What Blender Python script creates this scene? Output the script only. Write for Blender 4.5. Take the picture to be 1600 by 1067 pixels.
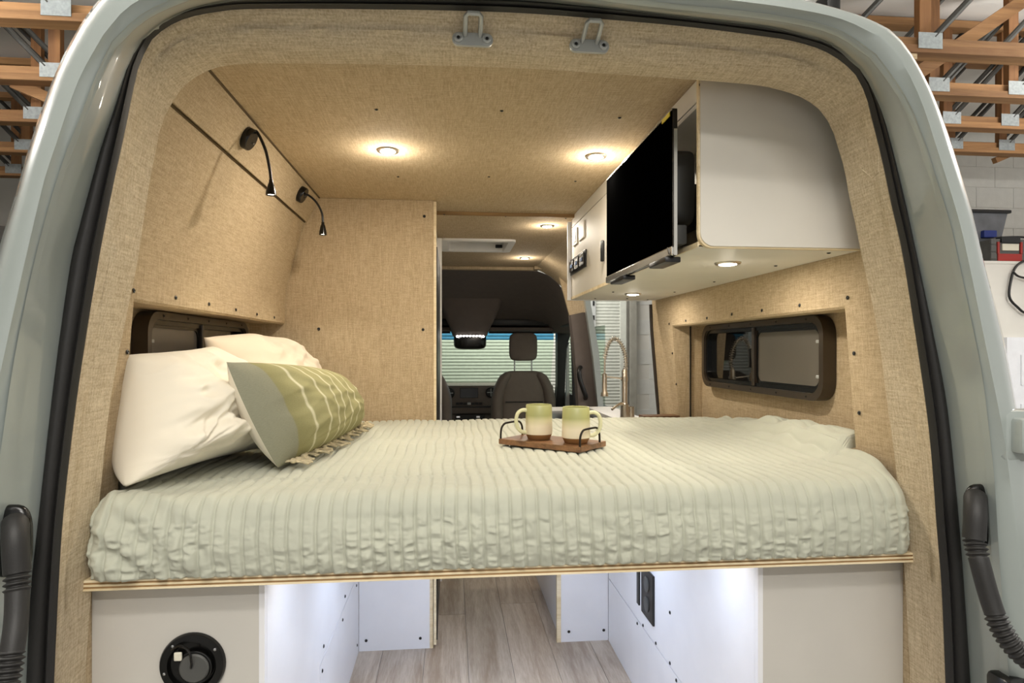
import bpy, bmesh, math, random
import numpy as np
from mathutils import Vector, Matrix, noise
random.seed(7)
for o in list(bpy.data.objects): bpy.data.objects.remove(o, do_unlink=True)
SC = bpy.context.scene; COL = SC.collection
PI = math.pi

# ------------------------------------------------------------------ camera
F = 980.0; YAW = math.radians(5.6); HZ = 547.0; CAM = Vector((-.157, -1.30, 1.273))
cam = bpy.data.cameras.new('camera'); cam.sensor_width = 36; cam.lens = 36*F/1600
cam.shift_y = (HZ-533.5)/1600; cam.clip_start = .02; cam.clip_end = 100
co = bpy.data.objects.new('camera', cam); COL.objects.link(co)
co.location = CAM; co.rotation_euler = (PI/2, 0, -YAW); SC.camera = co

def at(px, py, X=None, Y=None, Z=None):
    """photo pixel -> point of the van on a known plane (metres)"""
    a = (px-800)/F; b = (HZ-py)/F
    d = Vector((math.sin(YAW)+a*math.cos(YAW), math.cos(YAW)-a*math.sin(YAW), b))
    if X is not None: t = (X-CAM.x)/d.x
    elif Y is not None: t = (Y-CAM.y)/d.y
    else: t = (Z-CAM.z)/d.z
    return CAM+d*t

# ------------------------------------------------------------------ world, lamps, exposure
vs = SC.view_settings; vs.view_transform = 'Standard'; vs.look = 'None'; vs.gamma = 1; vs.use_curve_mapping = False
vs.exposure = 0.4
W = bpy.data.worlds.new('world'); SC.world = W; W.use_nodes = True
bg = W.node_tree.nodes['Background']; bg.inputs[0].default_value = (1, .97, .92, 1); bg.inputs[1].default_value = .56

def area(name, loc, size, power, col, rot=(0, 0, 0), sy=None, shape='RECTANGLE', spread=None):
    l = bpy.data.lights.new(name, 'AREA'); l.energy = power; l.color = col; l.shape = shape; l.size = size
    if sy: l.size_y = sy
    if spread: l.spread = spread
    o = bpy.data.objects.new(name, l); COL.objects.link(o); o.location = loc; o.rotation_euler = rot
    return o
GW = (1, .97, .92)
# garage tube lamps under the trusses, followed by added unseen fill lights
area('garage_lamp_and_fill', (-.5, -1.5, 2.72), 1.2, 16, GW, sy=.15)
area('garage_lamp_and_fill', (.2, -2.75, 2.72), 1.2, 42, GW, sy=.15)
area('garage_lamp_and_fill', (-3.2, .2, 2.66), .2, 40, GW, sy=1.2)
area('garage_lamp_and_fill', (3.4, .4, 2.66), .2, 60, GW, sy=1.2)
area('garage_lamp_and_fill', (.6, 6.0, 2.66), 2.4, 60, GW, sy=.2)  # added fill, no known fixture: lights the roll-up door

for x_, y_ in ((-3.4, 1.0), (4.3, 1.0), (0, -2.4)): area('garage_lamp_and_fill', (x_, y_, 2.45), 1.4, 75, GW, rot=(PI, 0, 0), sy=.25)  # added upward fill brightening the ceiling, in place of the tubes' upward light

# ------------------------------------------------------------------ materials
MATS = {}
def s2l(c): return tuple((x/12.92 if x <= .04045 else ((x+.055)/1.055)**2.4) for x in c)
def newmat(name):
    m = bpy.data.materials.new(name); m.use_nodes = True; MATS[name] = m
    return m, m.node_tree.nodes, m.node_tree.links, m.node_tree.nodes['Principled BSDF']
def N(nodes, t, **kw):
    n = nodes.new(t)
    for k, v in kw.items():
        if k in n.inputs.keys(): n.inputs[k].default_value = v
        else: setattr(n, k, v)
    return n
def ramp(nodes, stops):
    r = nodes.new('ShaderNodeValToRGB'); e = r.color_ramp.elements
    while len(e) < len(stops): e.new(.5)
    for q, (p, c) in zip(e, stops):
        q.position = p; q.color = (c[0], c[1], c[2], 1)
    return r
def plain(name, rgb, rough=.5, metal=0, coat=0, spec=.5, bump=0, bscale=200, var=0, vscale=20, sheen=0):
    m, n, l, b = newmat(name); c = s2l(rgb)
    b.inputs['Base Color'].default_value = (*c, 1); b.inputs['Roughness'].default_value = rough
    b.inputs['Metallic'].default_value = metal; b.inputs['Coat Weight'].default_value = coat
    b.inputs['Coat Roughness'].default_value = .05; b.inputs['Specular IOR Level'].default_value = spec
    if sheen: b.inputs['Sheen Weight'].default_value = sheen
    tc = N(n, 'ShaderNodeTexCoord')
    t = N(n, 'ShaderNodeTexNoise', Scale=vscale, Detail=4.0); l.new(tc.outputs['Object'], t.inputs['Vector'])
    v = max(var, .03)
    r = ramp(n, [(.3, [x*(1-v) for x in c]), (.7, [min(1, x*(1+v)) for x in c])])
    l.new(t.outputs['Fac'], r.inputs[0]); l.new(r.outputs[0], b.inputs['Base Color'])
    if bump:
        t2 = N(n, 'ShaderNodeTexNoise', Scale=bscale, Detail=3.0); l.new(tc.outputs['Object'], t2.inputs['Vector'])
        bp = N(n, 'ShaderNodeBump', Strength=bump, Distance=.002); l.new(t2.outputs['Fac'], bp.inputs['Height'])
        l.new(bp.outputs[0], b.inputs['Normal'])
    return m
def fabric(name, rgb, dark, s=1.0, bump=.5):
    """slubbed linen: threads along all three axes"""
    m, n, l, b = newmat(name); b.inputs['Roughness'].default_value = .92; b.inputs['Specular IOR Level'].default_value = .15
    tc = N(n, 'ShaderNodeTexCoord'); acc = None
    for k in range(3):
        mp = N(n, 'ShaderNodeMapping'); sc = [300*s]*3; sc[k] = 22*s; mp.inputs['Scale'].default_value = sc
        mp.inputs['Location'].default_value = (k*3.1, k*7.7, k*1.3)
        l.new(tc.outputs['Object'], mp.inputs['Vector'])
        t = N(n, 'ShaderNodeTexNoise', Scale=1.0, Detail=3.0, Roughness=.6); l.new(mp.outputs[0], t.inputs['Vector'])
        if acc is None: acc = t.outputs['Fac']
        else:
            a = N(n, 'ShaderNodeMath', operation='ADD'); l.new(acc, a.inputs[0]); l.new(t.outputs['Fac'], a.inputs[1]); acc = a.outputs[0]
    dv = N(n, 'ShaderNodeMath', operation='MULTIPLY'); l.new(acc, dv.inputs[0]); dv.inputs[1].default_value = 1/3
    r = ramp(n, [(.36, s2l(dark)), (.62, s2l(rgb))]); l.new(dv.outputs[0], r.inputs[0])
    big = N(n, 'ShaderNodeTexNoise', Scale=3.0, Detail=3.0); l.new(tc.outputs['Object'], big.inputs['Vector'])
    mx = N(n, 'ShaderNodeMix', data_type='RGBA', blend_type='MULTIPLY'); mx.inputs['Factor'].default_value = .10
    l.new(r.outputs[0], mx.inputs['A']); l.new(big.outputs['Fac'], mx.inputs['B']); l.new(mx.outputs['Result'], b.inputs['Base Color'])
    bp = N(n, 'ShaderNodeBump', Strength=bump, Distance=.003); l.new(dv.outputs[0], bp.inputs['Height']); l.new(bp.outputs[0], b.inputs['Normal'])
    return m
def wood(name, a, bcol, axis=1, scale=14, stretch=.07, rough=.5, rnd=.0, bump=.15):
    m, n, l, b = newmat(name); b.inputs['Roughness'].default_value = rough
    tc = N(n, 'ShaderNodeTexCoord'); mp = N(n, 'ShaderNodeMapping'); sc = [1, 1, 1]; sc[axis] = stretch
    mp.inputs['Scale'].default_value = sc; oi = N(n, 'ShaderNodeObjectInfo')
    ad = N(n, 'ShaderNodeVectorMath', operation='ADD'); mu = N(n, 'ShaderNodeMath', operation='MULTIPLY'); mu.inputs[1].default_value = 37.0
    l.new(oi.outputs['Random'], mu.inputs[0]); l.new(tc.outputs['Object'], mp.inputs['Vector']); l.new(mp.outputs[0], ad.inputs[0])
    cb = N(n, 'ShaderNodeCombineXYZ'); [l.new(mu.outputs[0], cb.inputs[i]) for i in range(3)]; l.new(cb.outputs[0], ad.inputs[1])
    t1 = N(n, 'ShaderNodeTexNoise', Scale=float(scale), Detail=6.0, Roughness=.6, Distortion=.8); l.new(ad.outputs[0], t1.inputs['Vector'])
    t2 = N(n, 'ShaderNodeTexNoise', Scale=float(scale*9), Detail=4.0, Roughness=.7); l.new(ad.outputs[0], t2.inputs['Vector'])
    ma = N(n, 'ShaderNodeMath', operation='MULTIPLY_ADD'); ma.inputs[1].default_value = .45; l.new(t2.outputs['Fac'], ma.inputs[0]); l.new(t1.outputs['Fac'], ma.inputs[2])
    sb = N(n, 'ShaderNodeMath', operation='SUBTRACT'); l.new(ma.outputs[0], sb.inputs[0]); sb.inputs[1].default_value = .22
    r = ramp(n, [(.34, s2l(a)), (.66, s2l(bcol))]); l.new(sb.outputs[0], r.inputs[0])
    hs = N(n, 'ShaderNodeHueSaturation'); l.new(r.outputs[0], hs.inputs['Color'])
    mr = N(n, 'ShaderNodeMapRange'); mr.inputs['To Min'].default_value = 1-rnd; mr.inputs['To Max'].default_value = 1+rnd
    l.new(oi.outputs['Random'], mr.inputs['Value']); l.new(mr.outputs[0], hs.inputs['Value']); l.new(hs.outputs[0], b.inputs['Base Color'])
    bp = N(n, 'ShaderNodeBump', Strength=bump, Distance=.001); l.new(sb.outputs[0], bp.inputs['Height']); l.new(bp.outputs[0], b.inputs['Normal'])
    return m
def emit(name, col, st):
    m, n, l, b = newmat(name); b.inputs['Base Color'].default_value = (*col, 1)
    b.inputs['Emission Color'].default_value = (*col, 1); b.inputs['Emission Strength'].default_value = st; return m
def glassy(name, tint, gloss=.12, blue=False):
    m, n, l, b = newmat(name); out = n['Material Output']
    tr = N(n, 'ShaderNodeBsdfTransparent'); tr.inputs[0].default_value = (*tint, 1)
    gl = N(n, 'ShaderNodeBsdfGlossy', Roughness=.02); mx = N(n, 'ShaderNodeMixShader')
    lw = N(n, 'ShaderNodeLayerWeight', Blend=.5); pw_ = N(n, 'ShaderNodeMath', operation='POWER'); pw_.inputs[1].default_value = 5; l.new(lw.outputs['Facing'], pw_.inputs[0]); fr = N(n, 'ShaderNodeMath', operation='MULTIPLY_ADD'); fr.inputs[1].default_value = .9; fr.inputs[2].default_value = .03; l.new(pw_.outputs[0], fr.inputs[0]); l.new(fr.outputs[0], mx.inputs[0]); l.new(tr.outputs[0], mx.inputs[1]); l.new(gl.outputs[0], mx.inputs[2])
    l.new(mx.outputs[0], out.inputs['Surface']); return m

fabric('linen', (.815, .735, .61), (.64, .558, .435))
fabric('linen_trim', (.885, .825, .715), (.69, .615, .495), s=.8, bump=.8)
plain('paint', (.585, .615, .60), rough=.3, coat=1.0, var=.03, vscale=3)
plain('rubber', (.125, .12, .115), rough=.55, bump=.15, bscale=300)
plain('black_plastic', (.07, .067, .065), rough=.35, bump=.05)
plain('black_satin', (.035, .033, .03), rough=.25)
plain('laminate', (.86, .84, .795), rough=.55, var=.015, vscale=6)
plain('laminate_shaded', (.765, .75, .72), rough=.55, var=.015, vscale=6)  # laminate darkened in colour for the weaker light on the lower rear panels
plain('white_laminate', (.90, .90, .91), rough=.35, var=.015, vscale=6)
plain('white_plastic', (.93, .92, .90), rough=.4)
plain('cab_dark', (.40, .36, .335), rough=.8, bump=.25, bscale=500, var=.05)
plain('cab_seat', (.42, .38, .345), rough=.75, bump=.3, bscale=420, var=.05)
plain('cab_black', (.045, .043, .04), rough=.5)
plain('chrome', (.8, .8, .8), rough=.15, metal=1)
plain('brushed_nickel', (.80, .765, .71), rough=.28, metal=1)
plain('galvanized', (.62, .65, .66), rough=.5, metal=.6, var=.15, vscale=60)
plain('steel_tube', (.30, .30, .29), rough=.45, metal=.7, var=.1)
plain('bracket_grey', (.72, .73, .72), rough=.35, metal=.3)
plain('cotton', (.90, .87, .80), rough=.9, bump=.12, bscale=900, sheen=.2, var=.02, vscale=4)
plain('cotton_tan', (.86, .80, .72), rough=.9, bump=.12, bscale=900, sheen=.2, var=.02, vscale=4)
plain('quilt_cloth', (.715, .72, .655), rough=.9, bump=.25, bscale=700, sheen=.15, var=.03, vscale=8)
plain('garage_white', (.86, .85, .82), rough=.7, bump=.1, bscale=20, var=.04, vscale=4)
plain('insulation', (.90, .89, .87), rough=.5, bump=.6, bscale=6, var=.03, vscale=3)
plain('block_paint', (.84, .84, .82), rough=.75, bump=.5, bscale=90, var=.04, vscale=12)
plain('concrete', (.52, .51, .49), rough=.75, bump=.2, bscale=60, var=.12, vscale=3)
plain('slat_metal', (.80, .81, .77), rough=.5, var=.05)
plain('post_grey', (.58, .57, .53), rough=.7, var=.12, vscale=10)
plain('screw_black', (.06, .055, .05), rough=.4)
plain('tote_grey', (.42, .43, .45), rough=.5, var=.25, vscale=8)
plain('tote_blue', (.12, .2, .5), rough=.5)
plain('tool_red', (.62, .16, .13), rough=.5); plain('tool_grey', (.33, .33, .32), rough=.5); plain('paper', (.85, .83, .76), rough=.7)
plain('yellow_sticker', (.85, .76, .15), rough=.5)
plain('tv_screen', (.004, .004, .004), rough=.6, spec=0)
plain('tv_back', (.30, .30, .29), rough=.5)
plain('film', (.80, .79, .76), rough=.12, metal=.8)
plain('seam_dark', (.16, .16, .17), rough=.8)
plain('shadow_brown', (.36, .29, .18), rough=.9)
plain('gasket', (.16, .12, .09), rough=.6)
plain('bronze_frame', (.22, .18, .135), rough=.32, spec=.6, var=.05)
plain('dark_glass', (.035, .033, .026), rough=.03, spec=1.0)
plain('screen_mesh', (.43, .405, .37), rough=.3, var=.05, vscale=4)
plain('mug_clay', (.55, .385, .21), rough=.8, bump=.1)
plain('iron', (.16, .135, .11), rough=.45, metal=.7)
plain('tassel_yarn', (.72, .67, .55), rough=.95, bump=.5, bscale=500, var=.35, vscale=60)
plain('display', (.02, .02, .022), rough=.2)
plain('door_white', (.90, .91, .93), rough=.45)
plain('tape_blue', (.35, .45, .62), rough=.5)
wood('ply_light', (.84, .76, .60), (.93, .87, .74), axis=0, scale=30, rough=.6)
wood('ply_dark', (.50, .38, .23), (.62, .49, .32), axis=0, scale=30, rough=.7)
wood('floor_plank', (.60, .53, .46), (.75, .70, .64), axis=1, scale=16, stretch=.09, rough=.45, rnd=.12)
wood('walnut', (.35, .24, .15), (.55, .395, .26), axis=0, scale=22, stretch=.12, rough=.4)
wood('truss_wood', (.52, .37, .23), (.69, .52, .34), axis=0, scale=9, stretch=.06, rough=.7, rnd=.12)
wood('post_wood', (.46, .31, .18), (.60, .42, .25), axis=2, scale=9, stretch=.06, rough=.7, rnd=.12)
emit('lamp_glow', (1, .90, .72), 26); emit('lamp_glow_small', (1, .92, .76), 9); emit('led_white', (1, .97, .92), 14)
glassy('windshield_glass', (.80, .93, .82)); glassy('windshield_band', (.10, .36, .62)); glassy('side_glass', (.85, .92, .87))
# ceramic glaze: sage band above a cream body (glaze colour follows the mug's own height)
m, n, l, b = newmat('mug_glaze'); b.inputs['Roughness'].default_value = .3
uv = N(n, 'ShaderNodeUVMap'); sp = N(n, 'ShaderNodeSeparateXYZ'); l.new(uv.outputs[0], sp.inputs[0])
r = ramp(n, [(.40, s2l((.90, .85, .74))), (.58, s2l((.80, .77, .60))), (.70, s2l((.65, .645, .43))), (1, s2l((.69, .69, .47)))])
l.new(sp.outputs['Y'], r.inputs[0]); l.new(r.outputs[0], b.inputs['Base Color'])
plain('mug_handle_glaze', (.83, .82, .66), rough=.3)
# striped cushion cloth: grey-green ends, olive field, cream stripes along its own width
m, n, l, b = newmat('cushion_stripe'); b.inputs['Roughness'].default_value = .95; b.inputs['Specular IOR Level'].default_value = .1
uv = N(n, 'ShaderNodeUVMap'); sp = N(n, 'ShaderNodeSeparateXYZ'); l.new(uv.outputs[0], sp.inputs[0])
ol = (.68, .66, .485); ol2 = (.61, .59, .42); cr = (.88, .86, .73); gr = (.62, .615, .53)
st = [(0, gr), (.078, gr), (.083, ol2)]
for c in (.165, .265, .355, .43, .52, .61, .77):
    st += [(c-.006, ol), (c-.001, cr), (c+.007, cr), (c+.012, ol)]
r = ramp(n, []); r.color_ramp.interpolation = 'LINEAR'
st = st[:31]
e = r.color_ramp.elements
while len(e) < len(st): e.new(.5)
for q, (p, c) in zip(e, st): q.position = p; q.color = (*s2l(c), 1)
l.new(sp.outputs['X'], r.inputs[0])
hn = N(n, 'ShaderNodeTexNoise', Scale=160.0, Detail=4.0, Roughness=.8); l.new(uv.outputs[0], hn.inputs['Vector'])
hr = ramp(n, [(.3, (.55, .55, .55)), (.7, (1, 1, 1))]); l.new(hn.outputs['Fac'], hr.inputs[0])
hm = N(n, 'ShaderNodeMix', data_type='RGBA', blend_type='MULTIPLY'); hm.inputs['Factor'].default_value = .5; l.new(r.outputs[0], hm.inputs['A']); l.new(hr.outputs[0], hm.inputs['B'])
wv = N(n, 'ShaderNodeTexWave', Scale=90.0, Distortion=1.0); wv.wave_type = 'BANDS'; wv.bands_direction = 'Y'; l.new(uv.outputs[0], wv.inputs['Vector'])
mx = N(n, 'ShaderNodeMix', data_type='RGBA', blend_type='MULTIPLY'); mx.inputs['Factor'].default_value = .18
l.new(hm.outputs['Result'], mx.inputs['A']); l.new(wv.outputs['Color'], mx.inputs['B']); l.new(mx.outputs['Result'], b.inputs['Base Color'])
bp = N(n, 'ShaderNodeBump', Strength=.25, Distance=.002); l.new(wv.outputs['Fac'], bp.inputs['Height']); l.new(bp.outputs[0], b.inputs['Normal'])

# ------------------------------------------------------------------ mesh helpers
def bx(bm, a, b, bev=0.0):
    a, b = Vector(a), Vector(b)
    lo = Vector([min(a[i], b[i]) for i in range(3)]); hi = Vector([max(a[i], b[i]) for i in range(3)])
    r = bmesh.ops.create_cube(bm, size=1, matrix=Matrix.Translation((lo+hi)/2) @ Matrix.Diagonal((*(hi-lo), 1)))
    if bev:
        es = {e for v in r['verts'] for e in v.link_edges}
        bmesh.ops.bevel(bm, geom=list(es), offset=bev, segments=2, profile=.5, affect='EDGES')
    return bm
def prism(bm, pts, off):
    """closed 3-D outline extruded along the vector off"""
    off = Vector(off); a = [bm.verts.new(Vector(p)) for p in pts]; b = [bm.verts.new(Vector(p)+off) for p in pts]
    k = len(pts); fs = [bm.faces.new(a), bm.faces.new(b[::-1])]
    for i in range(k): fs.append(bm.faces.new((a[i], b[i], b[(i+1) % k], a[(i+1) % k])))
    bmesh.ops.recalc_face_normals(bm, faces=fs); return bm
def cr(pts, n=8, closed=False):
    P = [Vector(p) for p in pts]; out = []; k = len(P)
    for i in range(k if closed else k-1):
        if closed: p0, p1, p2, p3 = P[i-1], P[i], P[(i+1) % k], P[(i+2) % k]
        else: p1, p2 = P[i], P[i+1]; p0 = P[i-1] if i else p1*2-p2; p3 = P[i+2] if i+2 < k else p2*2-p1
        for j in range(n):
            t = j/n; out.append(.5*((2*p1)+(p2-p0)*t+(2*p0-5*p1+4*p2-p3)*t*t+(3*p1-p0-3*p2+p3)*t**3))
    if not closed: out.append(P[-1])
    return out
def tube(bm, pts, rad, seg=10, closed=False, caps=True):
    P = [Vector(p) for p in pts]; k = len(P); R = rad if isinstance(rad, (list, tuple)) else [rad]*k; rings = []; up = None
    for i in range(k):
        if closed: t = (P[(i+1) % k]-P[i-1]).normalized()
        else: t = (P[min(i+1, k-1)]-P[max(i-1, 0)]).normalized()
        if up is None:
            up = Vector((0, 0, 1)) if abs(t.z) < .9 else Vector((1, 0, 0))
        s = t.cross(up).normalized(); up = s.cross(t).normalized()
        rings.append([bm.verts.new(P[i]+(s*math.cos(2*PI*j/seg)+up*math.sin(2*PI*j/seg))*R[i]) for j in range(seg)])
    for i in range(k if closed else k-1):
        A, B = rings[i], rings[(i+1) % k]
        for j in range(seg): bm.faces.new((A[j], A[(j+1) % seg], B[(j+1) % seg], B[j]))
    if caps and not closed: bm.faces.new(rings[0][::-1]); bm.faces.new(rings[-1])
    return bm
def frame_mat(loc, axis):
    z = Vector(axis).normalized(); x = Vector((0, 0, 1)).cross(z) if abs(z.z) < .95 else Vector((1, 0, 0)); x.normalize(); y = z.cross(x)
    m = Matrix((x, y, z)).transposed().to_4x4(); m.translation = Vector(loc); return m
def lathe(bm, prof, loc=(0, 0, 0), axis=(0, 0, 1), seg=32, uv=None, cap0=True, cap1=True):
    M = frame_mat(loc, axis); rings = []
    for r, z in prof: rings.append([bm.verts.new(M @ Vector((r*math.cos(2*PI*j/seg), r*math.sin(2*PI*j/seg), z))) for j in range(seg)])
    for A, B in zip(rings, rings[1:]):
        for j in range(seg): bm.faces.new((A[j], A[(j+1) % seg], B[(j+1) % seg], B[j]))
    if cap0 and prof[0][0] > 1e-5: bm.faces.new(rings[0][::-1])
    if cap1 and prof[-1][0] > 1e-5: bm.faces.new(rings[-1])
    bmesh.ops.remove_doubles(bm, verts=bm.verts[:], dist=1e-6)
    return bm
def loft(bm, loops, closed=False, capends=False):
    V = [[bm.verts.new(Vector(p)) for p in L] for L in loops]
    for A, B in zip(V, V[1:]):
        k = len(A)
        for j in range(k if closed else k-1): bm.faces.new((A[j], A[(j+1) % k], B[(j+1) % k], B[j]))
    if capends: bm.faces.new(V[0][::-1]); bm.faces.new(V[-1])
    return bm
def superell(bm, c, h, e1=.5, e2=.5, nu=20, nv=28, M=None):
    f = lambda w, e: math.copysign(abs(w)**e, w); rows = []; M = M or Matrix()
    for i in range(1, nu):
        a = -PI/2+PI*i/nu
        rows.append([bm.verts.new(M @ Vector((c[0]+h[0]*f(math.cos(a), e1)*f(math.cos(t), e2), c[1]+h[1]*f(math.cos(a), e1)*f(math.sin(t), e2), c[2]+h[2]*f(math.sin(a), e1)))) for t in [2*PI*j/nv for j in range(nv)]])
    b0 = bm.verts.new(M @ Vector((c[0], c[1], c[2]-h[2]))); b1 = bm.verts.new(M @ Vector((c[0], c[1], c[2]+h[2])))
    for A, B in zip(rows, rows[1:]):
        for j in range(nv): bm.faces.new((A[j], A[(j+1) % nv], B[(j+1) % nv], B[j]))
    for j in range(nv): bm.faces.new((b0, rows[0][(j+1) % nv], rows[0][j])); bm.faces.new((b1, rows[-1][j], rows[-1][(j+1) % nv]))
    return bm
def rrect(x0, x1, y0, y1, r, k=6):
    """rounded rectangle outline (2-D)"""
    out = []
    for cx, cy, a in ((x1-r, y1-r, 0), (x0+r, y1-r, PI/2), (x0+r, y0+r, PI), (x1-r, y0+r, 3*PI/2)):
        for j in range(k+1): t = a+PI/2*j/k; out.append((cx+r*math.cos(t), cy+r*math.sin(t)))
    return out
def ringplate(bm, outer, inner, off):
    """flat ring between two outlines of equal length, extruded by off"""
    off = Vector(off); k = len(outer); o0 = [bm.verts.new(Vector(p)) for p in outer]; i0 = [bm.verts.new(Vector(p)) for p in inner]
    o1 = [bm.verts.new(Vector(p)+off) for p in outer]; i1 = [bm.verts.new(Vector(p)+off) for p in inner]; fs = []
    for j in range(k):
        q = (j+1) % k
        for a, b, c, d in ((o0[j], o0[q], i0[q], i0[j]), (o1[j], i1[j], i1[q], o1[q]), (o0[j], o1[j], o1[q], o0[q]), (i0[j], i0[q], i1[q], i1[j])): fs.append(bm.faces.new((a, b, c, d)))
    bmesh.ops.recalc_face_normals(bm, faces=fs); return bm
B = bmesh.new

# ------------------------------------------------------------------ object helpers
WLOC = {}
def link(o, parent):
    COL.objects.link(o)
    if parent is not None:
        o.parent = parent; o.matrix_parent_inverse = Matrix.Translation(-WLOC.get(parent.name, Vector((0, 0, 0))))
def obj(name, bm, mat, parent=None, smooth=False, kind=None, label=None, cat=None, group=None, angle=None):
    if isinstance(bm, bmesh.types.BMesh):
        me = bpy.data.meshes.new(name); bmesh.ops.recalc_face_normals(bm, faces=bm.faces[:]) if not smooth == 'raw' else None
        bm.to_mesh(me); bm.free()
    else: me = bm
    if not me.materials: me.materials.append(MATS[mat])
    if smooth:
        me.polygons.foreach_set('use_smooth', [True]*len(me.polygons))
        if smooth != 'raw' and smooth is not True: me.set_sharp_from_angle(angle=math.radians(smooth))
        elif smooth is True: me.set_sharp_from_angle(angle=math.radians(40))
    o = bpy.data.objects.new(name, me); link(o, parent)
    WLOC[o.name] = Vector((0, 0, 0))
    tag(o, label, cat, group, kind); return o
def tag(o, label=None, cat=None, group=None, kind=None):
    for k, v in (('label', label), ('category', cat), ('group', group), ('kind', kind)):
        if v: o[k] = v
    return o
def thing(name, loc, label, cat, group=None, kind=None):
    o = bpy.data.objects.new(name, None); COL.objects.link(o); o.location = loc; o.empty_display_size = .05
    WLOC[o.name] = Vector(loc); return tag(o, label, cat, group, kind)
def copy_thing(src, offset, label=None):
    offset = Vector(offset); r = src.copy(); COL.objects.link(r); r.location = src.location+offset
    WLOC[r.name] = Vector(r.location)
    if label: r['label'] = label
    def kids(a, b):
        for ch in list(a.children):
            c = ch.copy(); COL.objects.link(c); c.parent = b; c.matrix_parent_inverse = ch.matrix_parent_inverse.copy(); kids(ch, c)
    kids(src, r); return r
_sm = B(); lathe(_sm, [(.0048, 0), (.0048, .0012), (.003, .0022), (.0012, .0012), (0, .0012)], seg=10)
SCREW = bpy.data.meshes.new('screw'); _sm.to_mesh(SCREW); _sm.free(); SCREW.materials.append(MATS['screw_black'])
def screw(parent, loc, nrm, s=1.0):
    o = bpy.data.objects.new('screw', SCREW); link(o, parent)
    o.matrix_basis = frame_mat(loc, nrm) @ Matrix.Diagonal((s, s, s, 1)); return o

# ================================================================== VAN BODY (rear door frame)
def resample(pts, n):
    P = cr(pts, 6); L = [0]
    for a, b in zip(P, P[1:]): L.append(L[-1]+(b-a).length)
    out = []; j = 0
    for i in range(n):
        t = L[-1]*i/(n-1)
        while j < len(L)-2 and L[j+1] < t: j += 1
        u = (t-L[j])/max(1e-9, L[j+1]-L[j]); out.append(P[j].lerp(P[j+1], u))
    return out
def frame_loop(left, top, right, Y):
    """door-frame outline: left leg upwards, header, right leg downwards, in the plane Y"""
    v = lambda L: [Vector((p[0], p[1], 0)) for p in L]
    a = resample(v(left), 40); b = resample(v(top), 60); c = resample(v(right), 40)
    px = a+b[1:]+c[1:]; P = [at(p.x, p.y, Y=Y) for p in px]
    P0 = P[0].copy(); P0.z = -.12; P1 = P[-1].copy(); P1.z = -.12
    return [P0]+P+[P1]
L_A = ([(110, 1067), (122, 905), (135, 770), (152, 620), (175, 500), (195, 400), (210, 300), (221, 240), (232, 187), (244, 157), (265, 124)],
       [(265, 124), (277, 112), (300, 97), (326, 87), (356, 83), (400, 81), (587, 83), (800, 89), (931, 97), (1100, 109), (1200, 118), (1249, 129), (1279, 141), (1301, 157)],
       [(1301, 157), (1320, 184), (1331, 217), (1342, 255), (1350, 300), (1361, 349), (1371, 400), (1395, 512), (1410, 625), (1425, 737), (1437, 872), (1448, 1067)])
L_C = ([(82, 1067), (90, 896), (99, 780), (121, 600), (152, 410), (173, 300), (195, 195), (206, 140), (217, 97), (236, 60)],
       [(236, 60), (259, 41), (292, 26), (337, 17), (400, 12), (600, 13), (800, 18), (987, 32), (1100, 43), (1200, 56), (1237, 62), (1282, 75), (1316, 94), (1339, 116)],
       [(1339, 116), (1354, 146), (1365, 187), (1380, 247), (1395, 319), (1414, 405), (1440, 569), (1456, 690), (1466, 820), (1474, 920), (1480, 1067)])
L_D = ([(43, 1067), (50, 925), (64, 790), (88, 580), (111, 415), (124, 360), (142, 292), (161, 225), (180, 172), (195, 124), (206, 92), (224, 60)],
       [(224, 60), (255, 34), (300, 13), (345, 4), (400, 0), (600, -4), (800, 0), (912, 9), (1062, 26), (1200, 43), (1256, 56), (1301, 71), (1345, 108)],
       [(1345, 108), (1361, 135), (1380, 187), (1395, 244), (1414, 322), (1431, 400), (1455, 512), (1477, 625), (1490, 740), (1500, 850), (1508, 960), (1515, 1067)])
L_E = ([(-35, 1067), (-17, 900), (-5, 800), (8, 700), (29, 560), (62, 405), (97, 280), (131, 190), (157, 124), (180, 74)],
       [(180, 74), (225, 32), (280, 5), (330, -10), (400, -18), (600, -22), (800, -16), (1000, 8), (1200, 30), (1300, 52), (1360, 90)],
       [(1360, 90), (1387, 125), (1410, 160), (1432, 210), (1455, 280), (1477, 349), (1493, 420), (1510, 500), (1526, 580), (1535, 650), (1545, 740), (1552, 850), (1560, 960), (1570, 1067)])
L_F = ([(-75, 1067), (-45, 800), (-14, 650), (5, 560), (38, 412), (69, 280), (82, 240), (112, 150), (131, 106), (161, 54)],
       [(161, 54), (195, 14), (240, -12), (300, -28), (400, -38), (600, -42), (800, -36), (950, -22), (1100, -5), (1222, 10), (1312, 28), (1372, 55)],
       [(1372, 55), (1402, 84), (1425, 124), (1444, 169), (1462, 225), (1481, 285), (1500, 349), (1516, 420), (1540, 538), (1560, 634), (1572, 700), (1585, 800), (1595, 900), (1610, 1067)])
L_G = ([(-120, 1067), (-90, 800), (-45, 560), (-20, 460), (0, 382), (22, 311), (41, 244), (67, 165), (94, 97), (124, 41)],
       [(124, 41), (156, -2), (200, -35), (260, -58), (400, -75), (600, -80), (800, -75), (1000, -55), (1150, -25), (1256, 0), (1350, 28), (1390, 47)],
       [(1390, 47), (1412, 69), (1444, 120), (1470, 176), (1492, 240), (1519, 330), (1540, 420), (1568, 527), (1590, 645), (1602, 700), (1622, 800), (1650, 1067)])
A = frame_loop(*L_A, -.02); Cc = frame_loop(*L_C, -.10); D = frame_loop(*L_D, -.112)
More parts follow.
